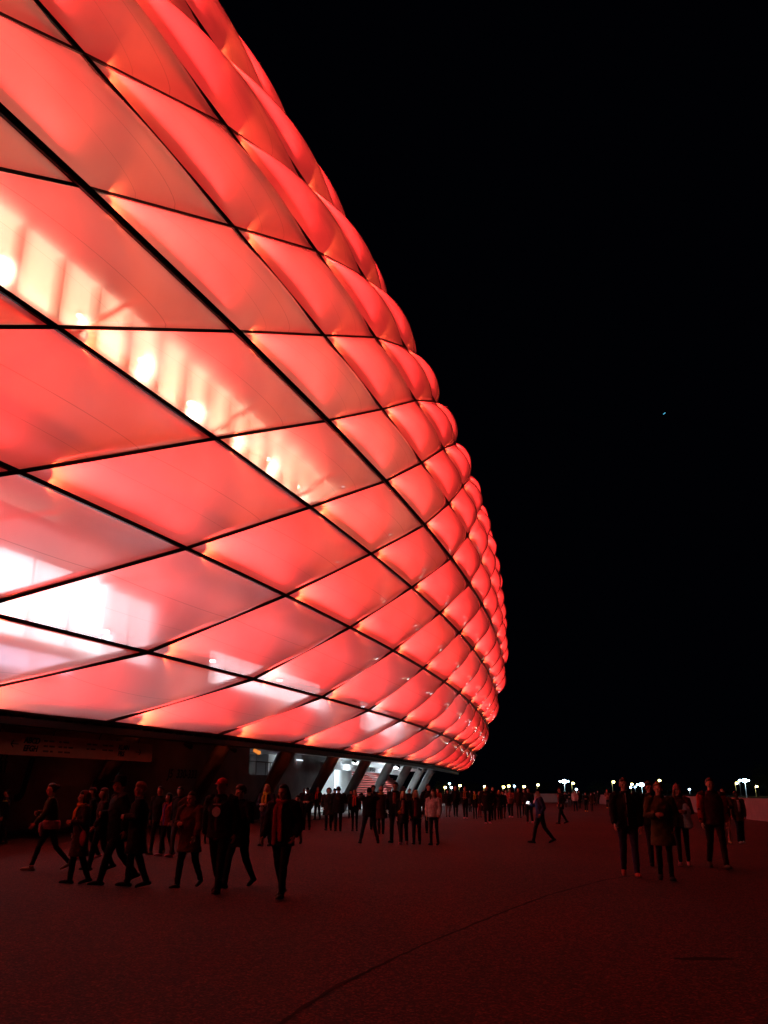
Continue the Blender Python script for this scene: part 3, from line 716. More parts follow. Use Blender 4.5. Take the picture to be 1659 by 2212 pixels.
def body_mesh(J, p, vox, fem):
    bm = bmesh.new(); U = lambda v: up(J, v); ln = p.get('lean', 0); w = J['w']
    hc = J['head']; hy = hc.y
    # head: skull, jaw, nose, brow, ears, lips; then neck
    T = Matrix.Rotation(R(p.get('head', 0)), 4, 'Z'); H = U(hc)
    def hb(c, r, rot=None):
        mm = Matrix.Translation(H) @ T @ Matrix.Translation(c) @ (rot or Matrix.Identity(4)) @ Matrix.Diagonal((*r, 1))
        bmesh.ops.create_uvsphere(bm, u_segments=20, v_segments=14, radius=1, matrix=mm)
    hb((0, -.008, .022), (.076, .096, .098)); hb((0, .022, -.042), (.056, .066, .070)); hb((0, .062, -.078), (.028, .026, .024))
    hb((0, .096, -.018), (.013, .020, .028)); hb((0, .084, .012), (.05, .013, .010)); hb((0, .086, -.052), (.024, .010, .010))
    for sd in (-1, 1): hb((sd*.078, -.004, -.014), (.010, .018, .030)); hb((sd*.040, .062, -.030), (.022, .022, .022))
    tube(bm, [U((0, ln*.45, 1.40)), U((0, ln*.48+.005, 1.50)), U((0, hy-.01, 1.60))], [.075, .056, .058], 14)
    stack(bm, [(0, 0, U((0,0,.86)).z, .125*w, .10), (0, 0, U((0,0,.95)).z, .150*w, .105), (0, ln*.15, U((0,0,1.08)).z, .125*w, .09), (0, ln*.35, U((0,0,1.27)).z, .15*w, .105), (0, ln*.45, U((0,0,1.40)).z, .165*w, .09), (0, ln*.45, U((0,0,1.46)).z, .10*w, .06)])
    for sd in (-1, 1):
        tube(bm, [U(J['hip', sd]), U(J['hip', sd].lerp(J['knee', sd], .5)), U(J['knee', sd]), U(J['knee', sd].lerp(J['ank', sd], .35)), U(J['ank', sd])], [.07, .058, .040, .040, .030], 12)
        S, E_, W_ = U(J['sh', sd]), U(J['elb', sd]), U(J['wr', sd])
        tube(bm, [S, S.lerp(E_, .5), E_, E_.lerp(W_, .4), W_], [.052, .045, .036, .036, .024], 12)
        # hand: palm, four bent fingers, thumb from the side of the palm
        h = J['hd', sd]; side = h.cross(Vector((sd, 0, 0))); side = (side if side.length > .3 else h.cross(Vector((0, 1, 0)))).normalized()   # across the palm, thumb side
        if side.y < 0: side = -side
        nrm = h.cross(side).normalized(); 
        if nrm.dot(Vector((-sd, .2, 0))) < 0: nrm = -nrm
        tube(bm, [W_, W_+h*.04, W_+h*.085], [.026, .040, .040], 12, flat=.42, fdir=nrm)
        for k, (off, L_) in enumerate(((.028, .070), (.009, .078), (-.010, .072), (-.028, .056))):
            B = W_ + h*.085 + side*off; d1 = (h + nrm*.25).normalized(); d2 = (h + nrm*.8).normalized(); d3 = (h*.5 + nrm).normalized()
            tube(bm, [B - h*.015, B, B+d1*L_*.45, B+d1*L_*.45+d2*L_*.3, B+d1*L_*.45+d2*L_*.3+d3*L_*.25], [.0095, .0095, .0088, .008, .0068], 8)
        B = W_ + h*.03 + side*.03; d1 = (side + h*.8 + nrm*.3).normalized(); d2 = (h + side*.3 + nrm*.4).normalized()
        tube(bm, [B - side*.01, B, B+d1*.035, B+d1*.035+d2*.03], [.012, .012, .010, .008], 8)
    return remesh(bm, vox, 1)
def jacket_mesh(J, p, vox, hem, puff, seed):
    bm = bmesh.new(); U = lambda v: up(J, v); ln = p.get('lean', 0); w = J['w']; q = puff
    zt = [hem, (hem+.95)/2 if hem < .8 else hem+.06, .98, 1.10, 1.27, 1.39, 1.455, 1.50]
    fl = .04 if hem < .7 else 0
    rows = [(0, 0, U((0,0,zt[0])).z, .168*w+q+fl, .135+q+fl), (0, 0, U((0,0,zt[1])).z, .168*w+q+fl*.5, .132+q), (0, .0, U((0,0,zt[2])).z, .162*w+q, .13+q), (0, ln*.15, U((0,0,zt[3])).z, .158*w+q, .125+q),
            (0, ln*.35, U((0,0,zt[4])).z, .178*w+q, .135+q), (0, ln*.45, U((0,0,zt[5])).z, .180*w+q*.6, .112+q*.6), (0, ln*.45, U((0,0,zt[6])).z, .125*w, .085), (0, ln*.47, U((0,0,zt[7])).z, .078, .076)]
    stack(bm, rows, 24)
    for sd in (-1, 1):
        S, E_, W_ = U(J['sh', sd]), U(J['elb', sd]), U(J['wr', sd])
        tube(bm, [S - Vector((sd*.05, 0, -.005)), S, S.lerp(E_, .5), E_, E_.lerp(W_, .5), W_.lerp(E_, .04)], [.07+q*.6, .072+q*.6, .064+q*.7, .057+q*.6, .052+q*.6, .043+q*.3], 14)
    # collar
    for k in range(12):
        a = 2*pi*k/12; a2 = 2*pi*(k+1)/12
        tube(bm, [U((cos(a)*.075, ln*.47+sin(a)*.075, 1.50)), U((cos(a2)*.075, ln*.47+sin(a2)*.075, 1.50))], .020, 6)
    return remesh(bm, vox, 2, .006, seed)
def trouser_mesh(J, p, vox, slim, seed):
    bm = bmesh.new(); U = lambda v: up(J, v); w = J['w']; k = .82 if slim else 1.0; fl = p.get('flare', 0)
    stack(bm, [(0, 0, U((0,0,.84)).z, .135*w, .115), (0, 0, U((0,0,.92)).z, .160*w, .12), (0, 0, U((0,0,1.04)).z, .145*w, .11)], 20)
    for sd in (-1, 1):
        H_, K, A = J['hip', sd], J['knee', sd], J['ank', sd]
        tube(bm, [U(H_), U(H_.lerp(K, .35)), U(K), U(K.lerp(A, .4)), U(K.lerp(A, 1.03))], [.098*k+.01, .090*k, .067*k, .064*k+fl*.5, .052*k+fl], 16)
    return remesh(bm, vox, 2, .005, seed)
def shoe_mesh(J, sd):
    bm = bmesh.new(); A = up(J, J['ank', sd]); t = J['toe', sd]
    d = Vector((sd*.12, cos(t), -sin(t))).normalized(); dn = Vector((0, -sin(t), -cos(t)))
    pts = [A + dn*.045 - d*.075, A + dn*.042 - d*.045, A + dn*.038 + d*.02, A + dn*.05 + d*.09, A + dn*.06 + d*.155, A + dn*.066 + d*.19]
    tube(bm, pts, [.030, .042, .046, .046, .042, .028], 12, flat=.9, fdir=-dn)
    tube(bm, [A + dn*.03 - d*.01, A - dn*.03], [.046, .044], 12)
    lo = min(v.co.z for v in bm.verts)
    for v in bm.verts:                 # a flat sole
        rel = (v.co - A).dot(dn)
        if rel > .078: v.co -= dn*(rel - .078)
    me = bpy.data.meshes.new('shoe'); bm.to_mesh(me); bm.free(); me.polygons.foreach_set('use_smooth', [True]*len(me.polygons)); return me
def hair_mesh(J, p, kind):
    bm = bmesh.new(); H = up(J, J['head']); T = Matrix.Rotation(R(p.get('head', 0)), 4, 'Z'); mm0 = Matrix.Translation(H) @ T
    bmesh.ops.create_uvsphere(bm, u_segments=28, v_segments=20, radius=1, matrix=Matrix.Identity(4))
    for v in bm.verts:
        x, y, z = v.co; k = 1.0
        face = max(0, min(1, (y+.10)*3)) * max(0, min(1, (.52 - z)*3.2)); low = max(0, min(1, (-.35 - z)*4)) if kind in ('short', 'cap', 'curly') else 0
        k = 1 - .30*max(face, low)
        nn = 1 + (.055 if kind != 'curly' else .14)*noise.noise(Vector((x*5, y*5, z*5)))
        r = (.090, .108, .108) if kind != 'curly' else (.108, .120, .120)
        v.co = Vector((x*r[0], y*r[1]-.010, z*r[2]+.028))*k*nn
    if kind == 'long':
        for sx, w_ in ((-.055, .034), (.055, .034), (0, .055), (-.03, .045), (.03, .045)):
            tube(bm, [(sx*1.1, -.05, .02), (sx*1.35, -.068, -.08), (sx*1.35, -.078, -.18), (sx*1.1, -.085, -.27)], [w_, w_*1.1, w_*.95, w_*.4], 10)
        for sd in (-1, 1): tube(bm, [(sd*.075, .0, .03), (sd*.088, .012, -.06), (sd*.090, .02, -.16), (sd*.08, .035, -.24)], [.020, .024, .024, .012], 8)
    if kind == 'blown':
        for q in range(6):
            tube(bm, [(.04, -.04, .05-q*.025), (.13, -.06, .02-q*.03), (.24, -.05, -.02-q*.035), (.33, -.03, -.08-q*.03)], [.04, .034, .024, .008], 8)
    if kind == 'bun': ball(bm, (0, -.12, .06), (.045, .045, .045), 12)
    if kind == 'pony': tube(bm, [(0, -.10, .05), (0, -.15, 0), (0, -.15, -.12), (0, -.13, -.2)], [.03, .035, .03, .01], 10)
    bmesh.ops.transform(bm, matrix=mm0, verts=bm.verts)
    return remesh(bm, .011, 1, .002, 1)
def hat_mesh(J, p, kind):
    bm = bmesh.new(); H = up(J, J['head']); T = Matrix.Rotation(R(p.get('head', 0)), 4, 'Z'); mm0 = Matrix.Translation(H) @ T
    if kind == 'beanie':
        stack(bm, [(0, -.008, .022, .094, .114), (0, -.008, .045, .097, .117), (0, -.012, .055, .092, .111), (0, -.016, .10, .082, .098), (0, -.022, .135, .05, .062), (0, -.025, .148, .015, .02)], 20); ball(bm, (0, -.026, .155), (.024, .024, .022), 10)
    elif kind == 'cap':
        stack(bm, [(0, -.008, .048, .088, .106), (0, -.008, .075, .088, .105), (0, -.012, .11, .074, .088), (0, -.014, .135, .035, .045), (0, -.014, .142, .01, .012)], 20)
        hexa(bm, [(-.07, .07, .044), (.07, .07, .044), (.045, .175, .034), (-.045, .175, .034)], [(-.07, .07, .056), (.07, .07, .056), (.045, .175, .042), (-.045, .175, .042)])
    elif kind == 'hat':
        stack(bm, [(0, -.01, .06, .155, .165), (0, -.01, .068, .155, .165), (0, -.01, .07, .090, .107), (0, -.01, .15, .082, .098), (0, -.01, .175, .06, .075)], 24)
    elif kind == 'hood':
        bmesh.ops.create_uvsphere(bm, u_segments=24, v_segments=16, radius=1)
        for v in bm.verts:
            x, y, z = v.co; face = max(0, min(1, (y-.25)*4)) * max(0, min(1, (.75 - z)*3)); v.co = Vector((x*.118, y*.128-.028, z*.138+.005))*(1-.42*face)
    bmesh.ops.transform(bm, matrix=mm0, verts=bm.verts)
    me = bpy.data.meshes.new('hat'); bm.to_mesh(me); bm.free(); me.polygons.foreach_set('use_smooth', [True]*len(me.polygons)); return me

_proto = {}
def figure(p, key, vox):
    """meshes for a pose; shared between far figures with the same key"""
    if key is not None and key in _proto: return _proto[key]
    J = skeleton(p); d = {'J': J}
    d['body'] = body_mesh(J, p, vox[0], False)
    d['jacket'] = jacket_mesh(J, p, vox[1], p.get('hem', .84), p.get('puff', .012), hash(str(key)) % 7 if key else p.get('seed', 1))
    d['trousers'] = trouser_mesh(J, p, vox[1], p.get('slim', False), p.get('seed', 1))
    d['shoe'] = (shoe_mesh(J, -1), shoe_mesh(J, 1))
    if key is not None: _proto[key] = d
    return d
def attach(name, me, root, m):
    o = bpy.data.objects.new(name, me); col.objects.link(o); o.parent = root
    if not me.materials: me.materials.append(None)
    o.material_slots[0].link = 'OBJECT'; o.material_slots[0].material = m
    return o
def add_person(p, label, group, near):
    fx, fy = p['foot']; G = gnd(fx, fy); dist = G.length
    r = ray(fx, p['top']); H = EYE + r[2]/sqrt(r[0]**2+r[1]**2)*dist; H = max(1.45, min(1.98, H)) if 'H' not in p else p['H']
    key = p.get('proto')
    vox = (.0075, .013) if near == 2 else (.012, .016) if near == 1 else (.02, .024)
    f = figure(p, key, vox); J = f['J']
    b = bpy.data.objects.new('person', f['body']); col.objects.link(b)
    if not f['body'].materials: f['body'].materials.append(None)
    b.material_slots[0].link = 'OBJECT'; b.material_slots[0].material = cm(p.get('skin', SKIN), .55)
    k = (H - (.0 if p.get('hat') is None else .02))/(1.75 + J['dz'])
    b.scale = (k*p.get('wide', 1), k*p.get('wide', 1), k); b.location = G; b.rotation_euler = (0, 0, R(p.get('yaw', 180)))
    tag(b, label, 'person', group)
    attach('trousers', f['trousers'], b, cm(p.get('tr', BLACK)))
    attach('coat' if p.get('hem', .84) < .75 else 'jacket', f['jacket'], b, cm(p.get('ja', BLACK)))
    for i in (0, 1): attach('shoe', f['shoe'][i], b, cm(p.get('sh', BLACK), .6))
    hk = ('hair', key, p.get('hair', 'short'))
    if key is None or hk not in _proto:
        hm = hair_mesh(J, p, p.get('hair', 'short')); _proto[hk] = hm if key is not None else None
    else: hm = _proto[hk]
    attach('hair', hm, b, cm(HAIRC[p.get('hc', 'dark')], .6))
    if p.get('hat'): attach({'beanie': 'beanie', 'cap': 'cap', 'hat': 'hat', 'hood': 'hood'}[p['hat']], hat_mesh(J, p, p['hat']), b, cm(p.get('hatc', BLACK)))
    H_ = up(J, J['head']); T = Matrix.Rotation(R(p.get('head', 0)), 4, 'Z')
    if near >= 1:
        for sd in (-1, 1):
            bm = bmesh.new(); ball(bm, H_ + T @ Vector((sd*.031, .079, -.004)), (.011, .008, .007), 8); me = bpy.data.meshes.new('eye'); bm.to_mesh(me); bm.free(); attach('eye', me, b, cm((.03, .02, .02), .2))
    for ex in p.get('extra', ()):
        kind, c = ex[0], ex[1]; bm = bmesh.new(); U = lambda v: up(J, v)
        if kind == 'scarf':             # wound round the neck with two hanging ends
            for q in range(14):
                a, a2 = 2*pi*q/14, 2*pi*(q+1)/14; tube(bm, [U((cos(a)*.092, sin(a)*.092+.02, 1.49+.012*sin(q))), U((cos(a2)*.092, sin(a2)*.092+.02, 1.49+.012*sin(q+1)))], .032, 8)
            L_ = ex[2] if len(ex) > 2 else .35
            tube(bm, [U((.05, .10, 1.47)), U((.065, .165, 1.36)), U((.07, .170, 1.45-L_))], [.034, .040, .042], 8, flat=.35, fdir=(0, 1, 0))
            tube(bm, [U((-.03, .10, 1.47)), U((-.03, .165, 1.37)), U((-.04, .170, 1.50-L_))], [.034, .038, .040], 8, flat=.35, fdir=(0, 1, 0))
            attach('scarf', remesh(bm, .012, 1, .003, 2), b, cm(c))
        elif kind == 'front':           # the open front showing what is worn below
            stack(bm, [(0, .085, U((0, 0, ex[2])).z, .060, .075), (0, .090, U((0, 0, 1.1)).z, .060, .075), (0, .092, U((0, 0, 1.3)).z, .062, .085), (0, .075, U((0, 0, 1.45)).z, .045, .06)], 16)
            attach('shirt', remesh(bm, .014, 1, .002, 1), b, cm(c))
        elif kind == 'skirtband':       # jacket tied round the hips
            stack(bm, [(0, .0, U((0, 0, .86)).z, .205, .175), (0, .0, U((0, 0, .93)).z, .222, .19), (0, 0, U((0, 0, 1.03)).z, .205, .175)], 20)
            tube(bm, [U((.04, .19, .97)), U((.07, .20, .84)), U((.08, .18, .72))], [.05, .045, .03], 8); tube(bm, [U((-.06, .19, .97)), U((-.10, .20, .86)), U((-.12, .18, .78))], [.05, .045, .03], 8)
            attach('tied_jacket', remesh(bm, .014, 2, .008, 3), b, cm(c))
        elif kind == 'bag':
            sx, z = ex[2], ex[3]; w_ = ex[4] if len(ex) > 4 else .12
            c0 = U((sx, .10 if abs(sx) < .18 else .02, z)); ball(bm, c0, (w_, .055, w_*.9), 14); 
            tube(bm, [c0 + Vector((0, 0, w_*.8)), U((sx*.5, .16, 1.2)), U((-sx*.45, .1, 1.43))], [.012, .012, .012], 6)
            attach('bag', remesh(bm, .012, 1, .003, 3), b, cm(c))
        elif kind == 'carry':           # cloth held over the forearm
            sx = ex[2]; tube(bm, [U((sx, .17, 1.33)), U((sx*1.1, .20, 1.20)), U((sx*1.05, .20, 1.02)), U((sx*1.2, .17, .84))], [.055, .10, .085, .11], 12, flat=.5, fdir=(0, 1, 0))
            attach('carried_jacket', remesh(bm, .014, 1, .010, 5), b, cm(c))
        elif kind == 'print':           # round emblem-like print on the chest
            me = bpy.data.meshes.new('print'); bmesh.ops.create_cone(bm, cap_ends=True, segments=20, radius1=.075, radius2=.075, depth=.012, matrix=Matrix.Translation(U((0, .172, 1.24))) @ Matrix.Rotation(pi/2, 4, 'X'))
            for q in range(3): box(bm, -.06+.008*q, .06-.008*q, .174, .182, U((0, 0, 1.20+q*.035)).z, U((0, 0, 1.212+q*.035)).z)
            box(bm, -.07, .07, .158, .168, U((0, 0, 1.345)).z, U((0, 0, 1.365)).z)
            bm.to_mesh(me); bm.free(); attach('shirt_print', me, b, cm(c))
        elif kind == 'zip':
            me = bpy.data.meshes.new('zip'); tube(bm, [U((0, .115, 1.48)), U((0, .163, 1.36)), U((0, .168, 1.25)), U((0, .155, 1.1)), U((0, .152, .90))], .009, 6); bm.to_mesh(me); bm.free(); attach('zip', me, b, cm(c, .4))
        elif kind == 'sleeves':
            for sd in (-1, 1):
                S, E_, W_ = U(J['sh', sd]), U(J['elb', sd]), U(J['wr', sd]); tube(bm, [S.lerp(E_, .05), S.lerp(E_, .5), E_, E_.lerp(W_, .5), W_.lerp(E_, .02)], [.088, .082, .072, .066, .052], 14)
                attach('sleeve', remesh(bm, .013, 2, .006, 2), b, cm(c)); bm = bmesh.new()
            bm.free()
        elif kind == 'glasses':
            me = bpy.data.meshes.new('glasses')
            for sd in (-1, 1):
                for q in range(10):
                    a, a2 = 2*pi*q/10, 2*pi*(q+1)/10; tube(bm, [H_ + T @ Vector((sd*.032+cos(a)*.021, .098, .0+sin(a)*.016)), H_ + T @ Vector((sd*.032+cos(a2)*.021, .098, .0+sin(a2)*.016))], .002, 5)
                tube(bm, [H_ + T @ Vector((sd*.053, .098, .004)), H_ + T @ Vector((sd*.082, -.01, .0))], .002, 5)
            bm.to_mesh(me); bm.free(); attach('glasses', me, b, cm((.01, .01, .01), .3))
        elif kind == 'armband':
            me = bpy.data.meshes.new('stripe'); S, E_ = U(J['sh', -1]), U(J['elb', -1]); tube(bm, [S.lerp(E_, .15), S.lerp(E_, .22)], [.088, .088], 14); bm.to_mesh(me); bm.free(); attach('reflective_stripe', me, b, cm(c, .4))
    bpy.context.view_layer.update()
    if p.get('phone'):                  # a lit phone lies in the raised hand: a thing of its own
        W_ = up(J, J['wr', 1]) + J['hd', 1]*.10; P = b.matrix_world @ W_
        o = empty('phone', P, R(p['yaw']+180)); tag(o, p['phone'], 'phone')
        M = Matrix.Rotation(R(-35), 4, 'X')
        bm = bmesh.new(); box(bm, -.14, .14, -.006, .006, -.045, .045, M); obj('case', bm, M_black, o)
        bm = bmesh.new(); box(bm, -.13, .13, -.009, -.0065, -.038, .038, M); box(bm, -.13, .13, .0065, .009, -.038, .038, M); obj('screen', bm, mat('screen_glow', (.8, .9, 1), emit=(.7, .85, 1), estr=5), o)
    return b
def PP(x, top, fy, **k):
    d = dict(foot=(x, fy), top=top); d.update(k); return d
NG = 'people walking past on the left'; RG = 'people walking on the right'; MG = 'people before the entrance hall'; FG = 'people far off on the plaza'
near_people = [
 (2, PP(99, 1693, 1882, yaw=112, stride=.72, lead=1, hair='bun', hc='brown', ja=OLIVE, tr=BLACK, sh=TAN, lean=.10, extra=(('skirtband', PINK),), arm=('swing', 'fold'), slim=True, puff=.02, seed=3), 'woman in an olive top with a pale pink jacket tied round her hips', NG),
 (2, PP(163, 1707, 1910, yaw=125, stride=.28, hair='long', hc='dark', hat='hood', hatc=WINE, ja=(.05, .02, .015), tr=BLACK, hem=.52, arm=('fold', 'pocket'), extra=(('scarf', ORANGE, .25), ('bag', (.30, .03, .05), -.24, .86, .17)), puff=.025, seed=4, w=1.05), 'woman in a long dark hooded coat with orange scarf and red bag', NG),
 (1, PP(186, 1702, 1857, yaw=120, stride=.4, hair='short', ja=BLACK, tr=BLACK, sh=PINK), 'person in pinkish shoes mostly hidden behind the woman with the orange scarf', NG),
 (1, PP(210, 1703, 1881, yaw=118, stride=.45, hair='long', hc='brown', ja=(.04, .015, .015), tr=BLACK, head=-10), 'brown haired person between the orange scarf and the man with the hat', NG),
 (2, PP(244, 1679, 1911, yaw=120, stride=.62, lead=-1, hair='short', hat='hat', ja=BLACK, tr=BLACK, w=1.25, hem=.72, puff=.04, arm=('swing', 'fold'), extra=(('front', (.16, .03, .03), .85),), lean=.05, seed=5), 'big man in a black brimmed hat and open black coat', NG),
 (2, PP(287, 1691, 1917, yaw=105, stride=.30, hair='curly', hc='red', ja=BLACK, tr=BLACK, hem=.56, puff=.035, arm='fold', extra=(('bag', (.20, .08, .04), .16, 1.0, .12),), head=25, w=1.1, seed=6), 'pale faced person with reddish hair, black coat and brown waist bag', NG),
 (1, PP(336, 1699, 1847, yaw=165, stride=.35, hair='short', ja=BLACK, tr=BLACK, slim=True, arm='hang', sh=(.2, .15, .04)), 'slim dark figure walking alone behind the person with the waist bag', NG),
 (1, PP(356, 1714, 1850, yaw=140, stride=.3, hair='long', ja=WINE, tr=BLACK, sh=PINK, extra=(('front', PURPLE, .86),), arm='pocket', seed=2), 'short person with a violet shirt showing under a dark red jacket', NG),
 (1, PP(380, 1700, 1852, yaw=150, stride=.3, hair='pony', hc='dark', ja=BLACK, tr=GREY, sh=PINK, head=30), 'person half hidden behind the one with hair blown sideways', NG),
 (2, PP(403, 1711, 1918, yaw=160, stride=.5, lead=1, hair='blown', hc='brown', ja=(.10, .035, .018), tr=BLACK, sh=BROWN, hem=.66, puff=.03, arm=('swing', 'fold'), lean=.03, seed=7, w=1.1), 'person in a rusty brown coat with hair blown sideways', NG),
 (2, PP(467, 1680, 1930, yaw=165, stride=.42, lead=-1, hair='short', hat='cap', hatc=(.65, .03, .03), ja=BLACK, tr=BLACK, puff=.03, arm=('swing', 'hang'), extra=(('front', (.05, .015, .02), .80), ('print', (.75, .66, .72))), w=1.1, seed=8), 'man in a bright red cap and dark shirt with pale round print', NG),
 (2, PP(510, 1697, 1918, yaw=150, stride=.55, lead=1, hair='curly', hc='brown', ja=BLACK, tr=BLACK, hem=.70, puff=.03, arm=('fold', 'swing'), extra=(('carry', (.62, .55, .48), .14),), w=1.1, seed=9), 'curly haired person carrying a pale jacket beside the red cap', NG),
 (1, PP(572, 1694, 1828, yaw=165, stride=.2, hair='long', hc='blond', ja=(.03, .02, .05), tr=BLACK, arm='fold', extra=(('scarf', YELLOW, .3), ('bag', WHITE, .10, 1.05, .09))), 'blonde woman with a yellow scarf behind the long haired walker', NG),
 (2, PP(605, 1695, 1941, yaw=160, stride=.40, lead=-1, hair='long', hc='dark', ja=BLACK, tr=BLACK, sh=BROWN, puff=.03, hem=.80, arm=('pocket', 'swing'), extra=(('front', (.26, .02, .03), .80), ('scarf', (.30, .03, .04), .62)), w=1.08, seed=10), 'dark haired walker with a long red fan scarf over a black jacket', NG),
 (1, PP(640, 1720, 1824, yaw=170, stride=.5, hair='short', ja=BLACK, tr=BROWN), 'child partly hidden behind the walker with the long red scarf', NG),
 (1, PP(2, 1706, 1824, yaw=100, stride=.2, hair='short', ja=NAVY, tr=BLACK, arm='hang', extra=(('armband', (.7, .7, .05)),)), 'person in a navy jacket cut by the left picture edge', NG),
 # right group
 (2, PP(1364, 1681, 1894, yaw=172, stride=.38, lead=-1, hair='short', hc='brown', ja=BLACK, tr=(.035, .03, .09), sh=(.35, .05, .03), puff=.02, arm=('hang', 'swing'), extra=(('zip', (.4, .38, .4)), ('front', (.03, .012, .012), .92)), w=1.1, seed=11), 'man in a dark zip jacket, navy jeans and reddish shoes', RG),
 (1, PP(1418, 1689, 1872, yaw=170, stride=.2, hair='curly', hc='brown', ja=BLACK, tr=NAVY, arm=('swing', 'hang'), extra=(('glasses', BLACK),), w=1.1), 'person with glasses looking over the shoulder of the parka woman', RG),
 (2, PP(1441, 1690, 1903, yaw=168, stride=.30, lead=-1, hair='bun', hc='red', ja=(.075, .06, .02), tr=BLACK, sh=BLACK, hem=.62, puff=.03, arm=('pocket', 'fold'), head=12, slim=True, seed=12), 'woman in a long olive parka with her hair tied back', RG),
 (2, PP(1480, 1694, 1871, yaw=160, stride=.15, hair='long', hc='brown', hat='beanie', hatc=(.20, .07, .07), ja=(.06, .02, .02), tr=BLACK, sh=PINK, slim=True, puff=.025, arm=('fold', 'swing'), extra=(('carry', LBLUE, -.15),), head=22, seed=13), 'woman in a knitted beanie holding a light blue jacket', RG),
 (2, PP(1554, 1681, 1876, yaw=176, stride=.45, lead=-1, hair='short', hc='brown', ja=(.05, .015, .02), tr=(.03, .018, .015), sh=BROWN, puff=.015, arm=('swing', 'hang'), extra=(('sleeves', (.32, .035, .025)),), w=1.12, seed=14), 'tall youth in a dark vest with bright red sleeves', RG),
 (1, PP(1574, 1704, 1823, yaw=165, stride=.25, hair='short', hc='brown', ja=BROWN, tr=(.45, .3, .28), slim=True, arm='fold', sh=TAN), 'person in pale slim trousers behind the red sleeved youth', RG),
 (1, PP(1603, 1709, 1822, yaw=180, stride=.22, hair='curly', hc='dark', skin=(.08, .045, .035), ja=(.13, .06, .035), tr=NAVY, sh=WHITE, flare=.04, extra=(('front', WHITE, 1.06),), arm='hang', hem=.74, seed=3), 'person in an open brown coat, white shirt and flared blue trousers', RG),
 (1, PP(1170, 1703, 1822, yaw=95, stride=.62, lead=1, hair='short', hat='cap', hatc=BLACK, ja=(.02, .02, .07), tr=BLACK, arm=('pocket', 'phone'), phone='glowing bluish white phone held up by the walker in navy', extra=(('scarf', (.4, .2, .2), .15),), seed=4), 'walker in navy striding left with a glowing phone', RG),
 (1, PP(1214, 1702, 1780, yaw=105, stride=.5, lead=-1, hair='short', hc='brown', ja=BLACK, tr=BLACK, hem=.72, extra=(('front', (.2, .08, .07), .95),), arm='pocket'), 'man in an open black coat right of the walker with the phone', RG),
 # before the entrance
 (1, PP(655, 1703, 1770, yaw=200, stride=.1, hair='short', hc='grey', ja=WINE, tr=BLACK, arm='fold'), 'red lit person behind the one in the flat dark cap', MG),  # red light on this figure is put into the jacket colour
 (1, PP(662, 1701, 1793, yaw=175, stride=.3, hair='short', hat='cap', ja=BLACK, tr=BLACK, arm='fold', w=1.1), 'man in a dark cap with folded hands at the left of the entrance crowd', MG),
 (1, PP(685, 1701, 1771, yaw=165, stride=.35, hair='short', hc='grey', ja=BLACK, tr=NAVY, extra=(('scarf', (.5, .05, .04), .35),)), 'bald looking man with a narrow red scarf', MG),
 (1, PP(709, 1701, 1794, yaw=180, stride=.12, hair='short', hat='hood', hatc=(.03, .025, .02), ja=(.03, .025, .02), tr=BLACK, hem=.62, puff=.03, arm='pocket', w=1.15), 'hooded figure in a long dark parka left of the dark backed man', MG),
 (1, PP(722, 1703, 1775, yaw=190, stride=.1, hair='short', hat='beanie', hatc=BLACK, ja=BLACK, tr=BLACK), 'person in a black beanie between two dark coats', MG),
 (1, PP(730, 1700, 1796, yaw=5, stride=.12, hair='curly', hc='dark', ja=BLACK, tr=BLACK, hem=.72, puff=.05, w=1.2, arm='fold'), 'broad dark figure seen from behind against the lit pillar', MG),
 (1, PP(757, 1707, 1768, yaw=180, stride=.1, hair='short', ja=BLACK, tr=BLACK), 'dark head behind the red haired woman', MG),
 (1, PP(766, 1707, 1795, yaw=178, stride=.18, hair='long', hc='red', ja=BLACK, tr=BLACK, slim=True, extra=(('scarf', (.55, .10, .06), .4),), puff=.02), 'slim woman with red hair and a red scarf', MG),
 (1, PP(797, 1701, 1822, yaw=10, stride=.0, spread=.20, hair='short', hc='dark', hat='cap', ja=BLACK, tr=(.02, .02, .028), puff=.04, arm='raise', w=1.15), 'man with feet apart holding both hands up to his head', MG),
 (1, PP(806, 1697, 1792, yaw=185, stride=.1, hair='curly', ja=BLACK, tr=BLACK, skin=SKIN2), 'curly head just right of the man with raised hands', MG),
 (1, PP(823, 1699, 1802, yaw=10, stride=.1, hair='short', hat='beanie', hatc=(.55, .35, .33), ja=(.05, .02, .02), tr=BLACK, hem=.58, extra=(('scarf', (.35, .25, .05), .3),)), 'person in a pale pink beanie and thick scarf', MG),
 (1, PP(855, 1690, 1821, yaw=160, stride=.3, hair='short', hc='dark', ja=BLACK, tr=BLACK, w=1.15, extra=(('glasses', BLACK), ('front', (.2, .06, .05), 1.15)), arm='pocket'), 'tall man with glasses standing above the entrance crowd', MG),
 (1, PP(872, 1709, 1824, yaw=172, stride=.3, hair='long', hc='blond', ja=BLACK, tr=BLACK, hem=.70, sh=PINK, extra=(('front', (.25, .12, .12), 1.0), ('bag', (.35, .2, .03), .12, 1.05, .07))), 'blonde woman in pinkish shoes beside the tall man with glasses', MG),
 (1, PP(900, 1707, 1824, yaw=170, stride=.22, hair='long', hc='blond', ja=(.035, .02, .025), tr=NAVY, extra=(('front', WINE, .9),), head=25, arm='pocket'), 'fair haired woman in a dark jacket looking sideways', MG),
 (1, PP(927, 1694, 1800, yaw=185, stride=.15, hair='short', hc='dark', ja=BLACK, tr=BLACK, w=1.1, head=20, arm='pocket'), 'tall dark haired man behind the white quilted jacket', MG),
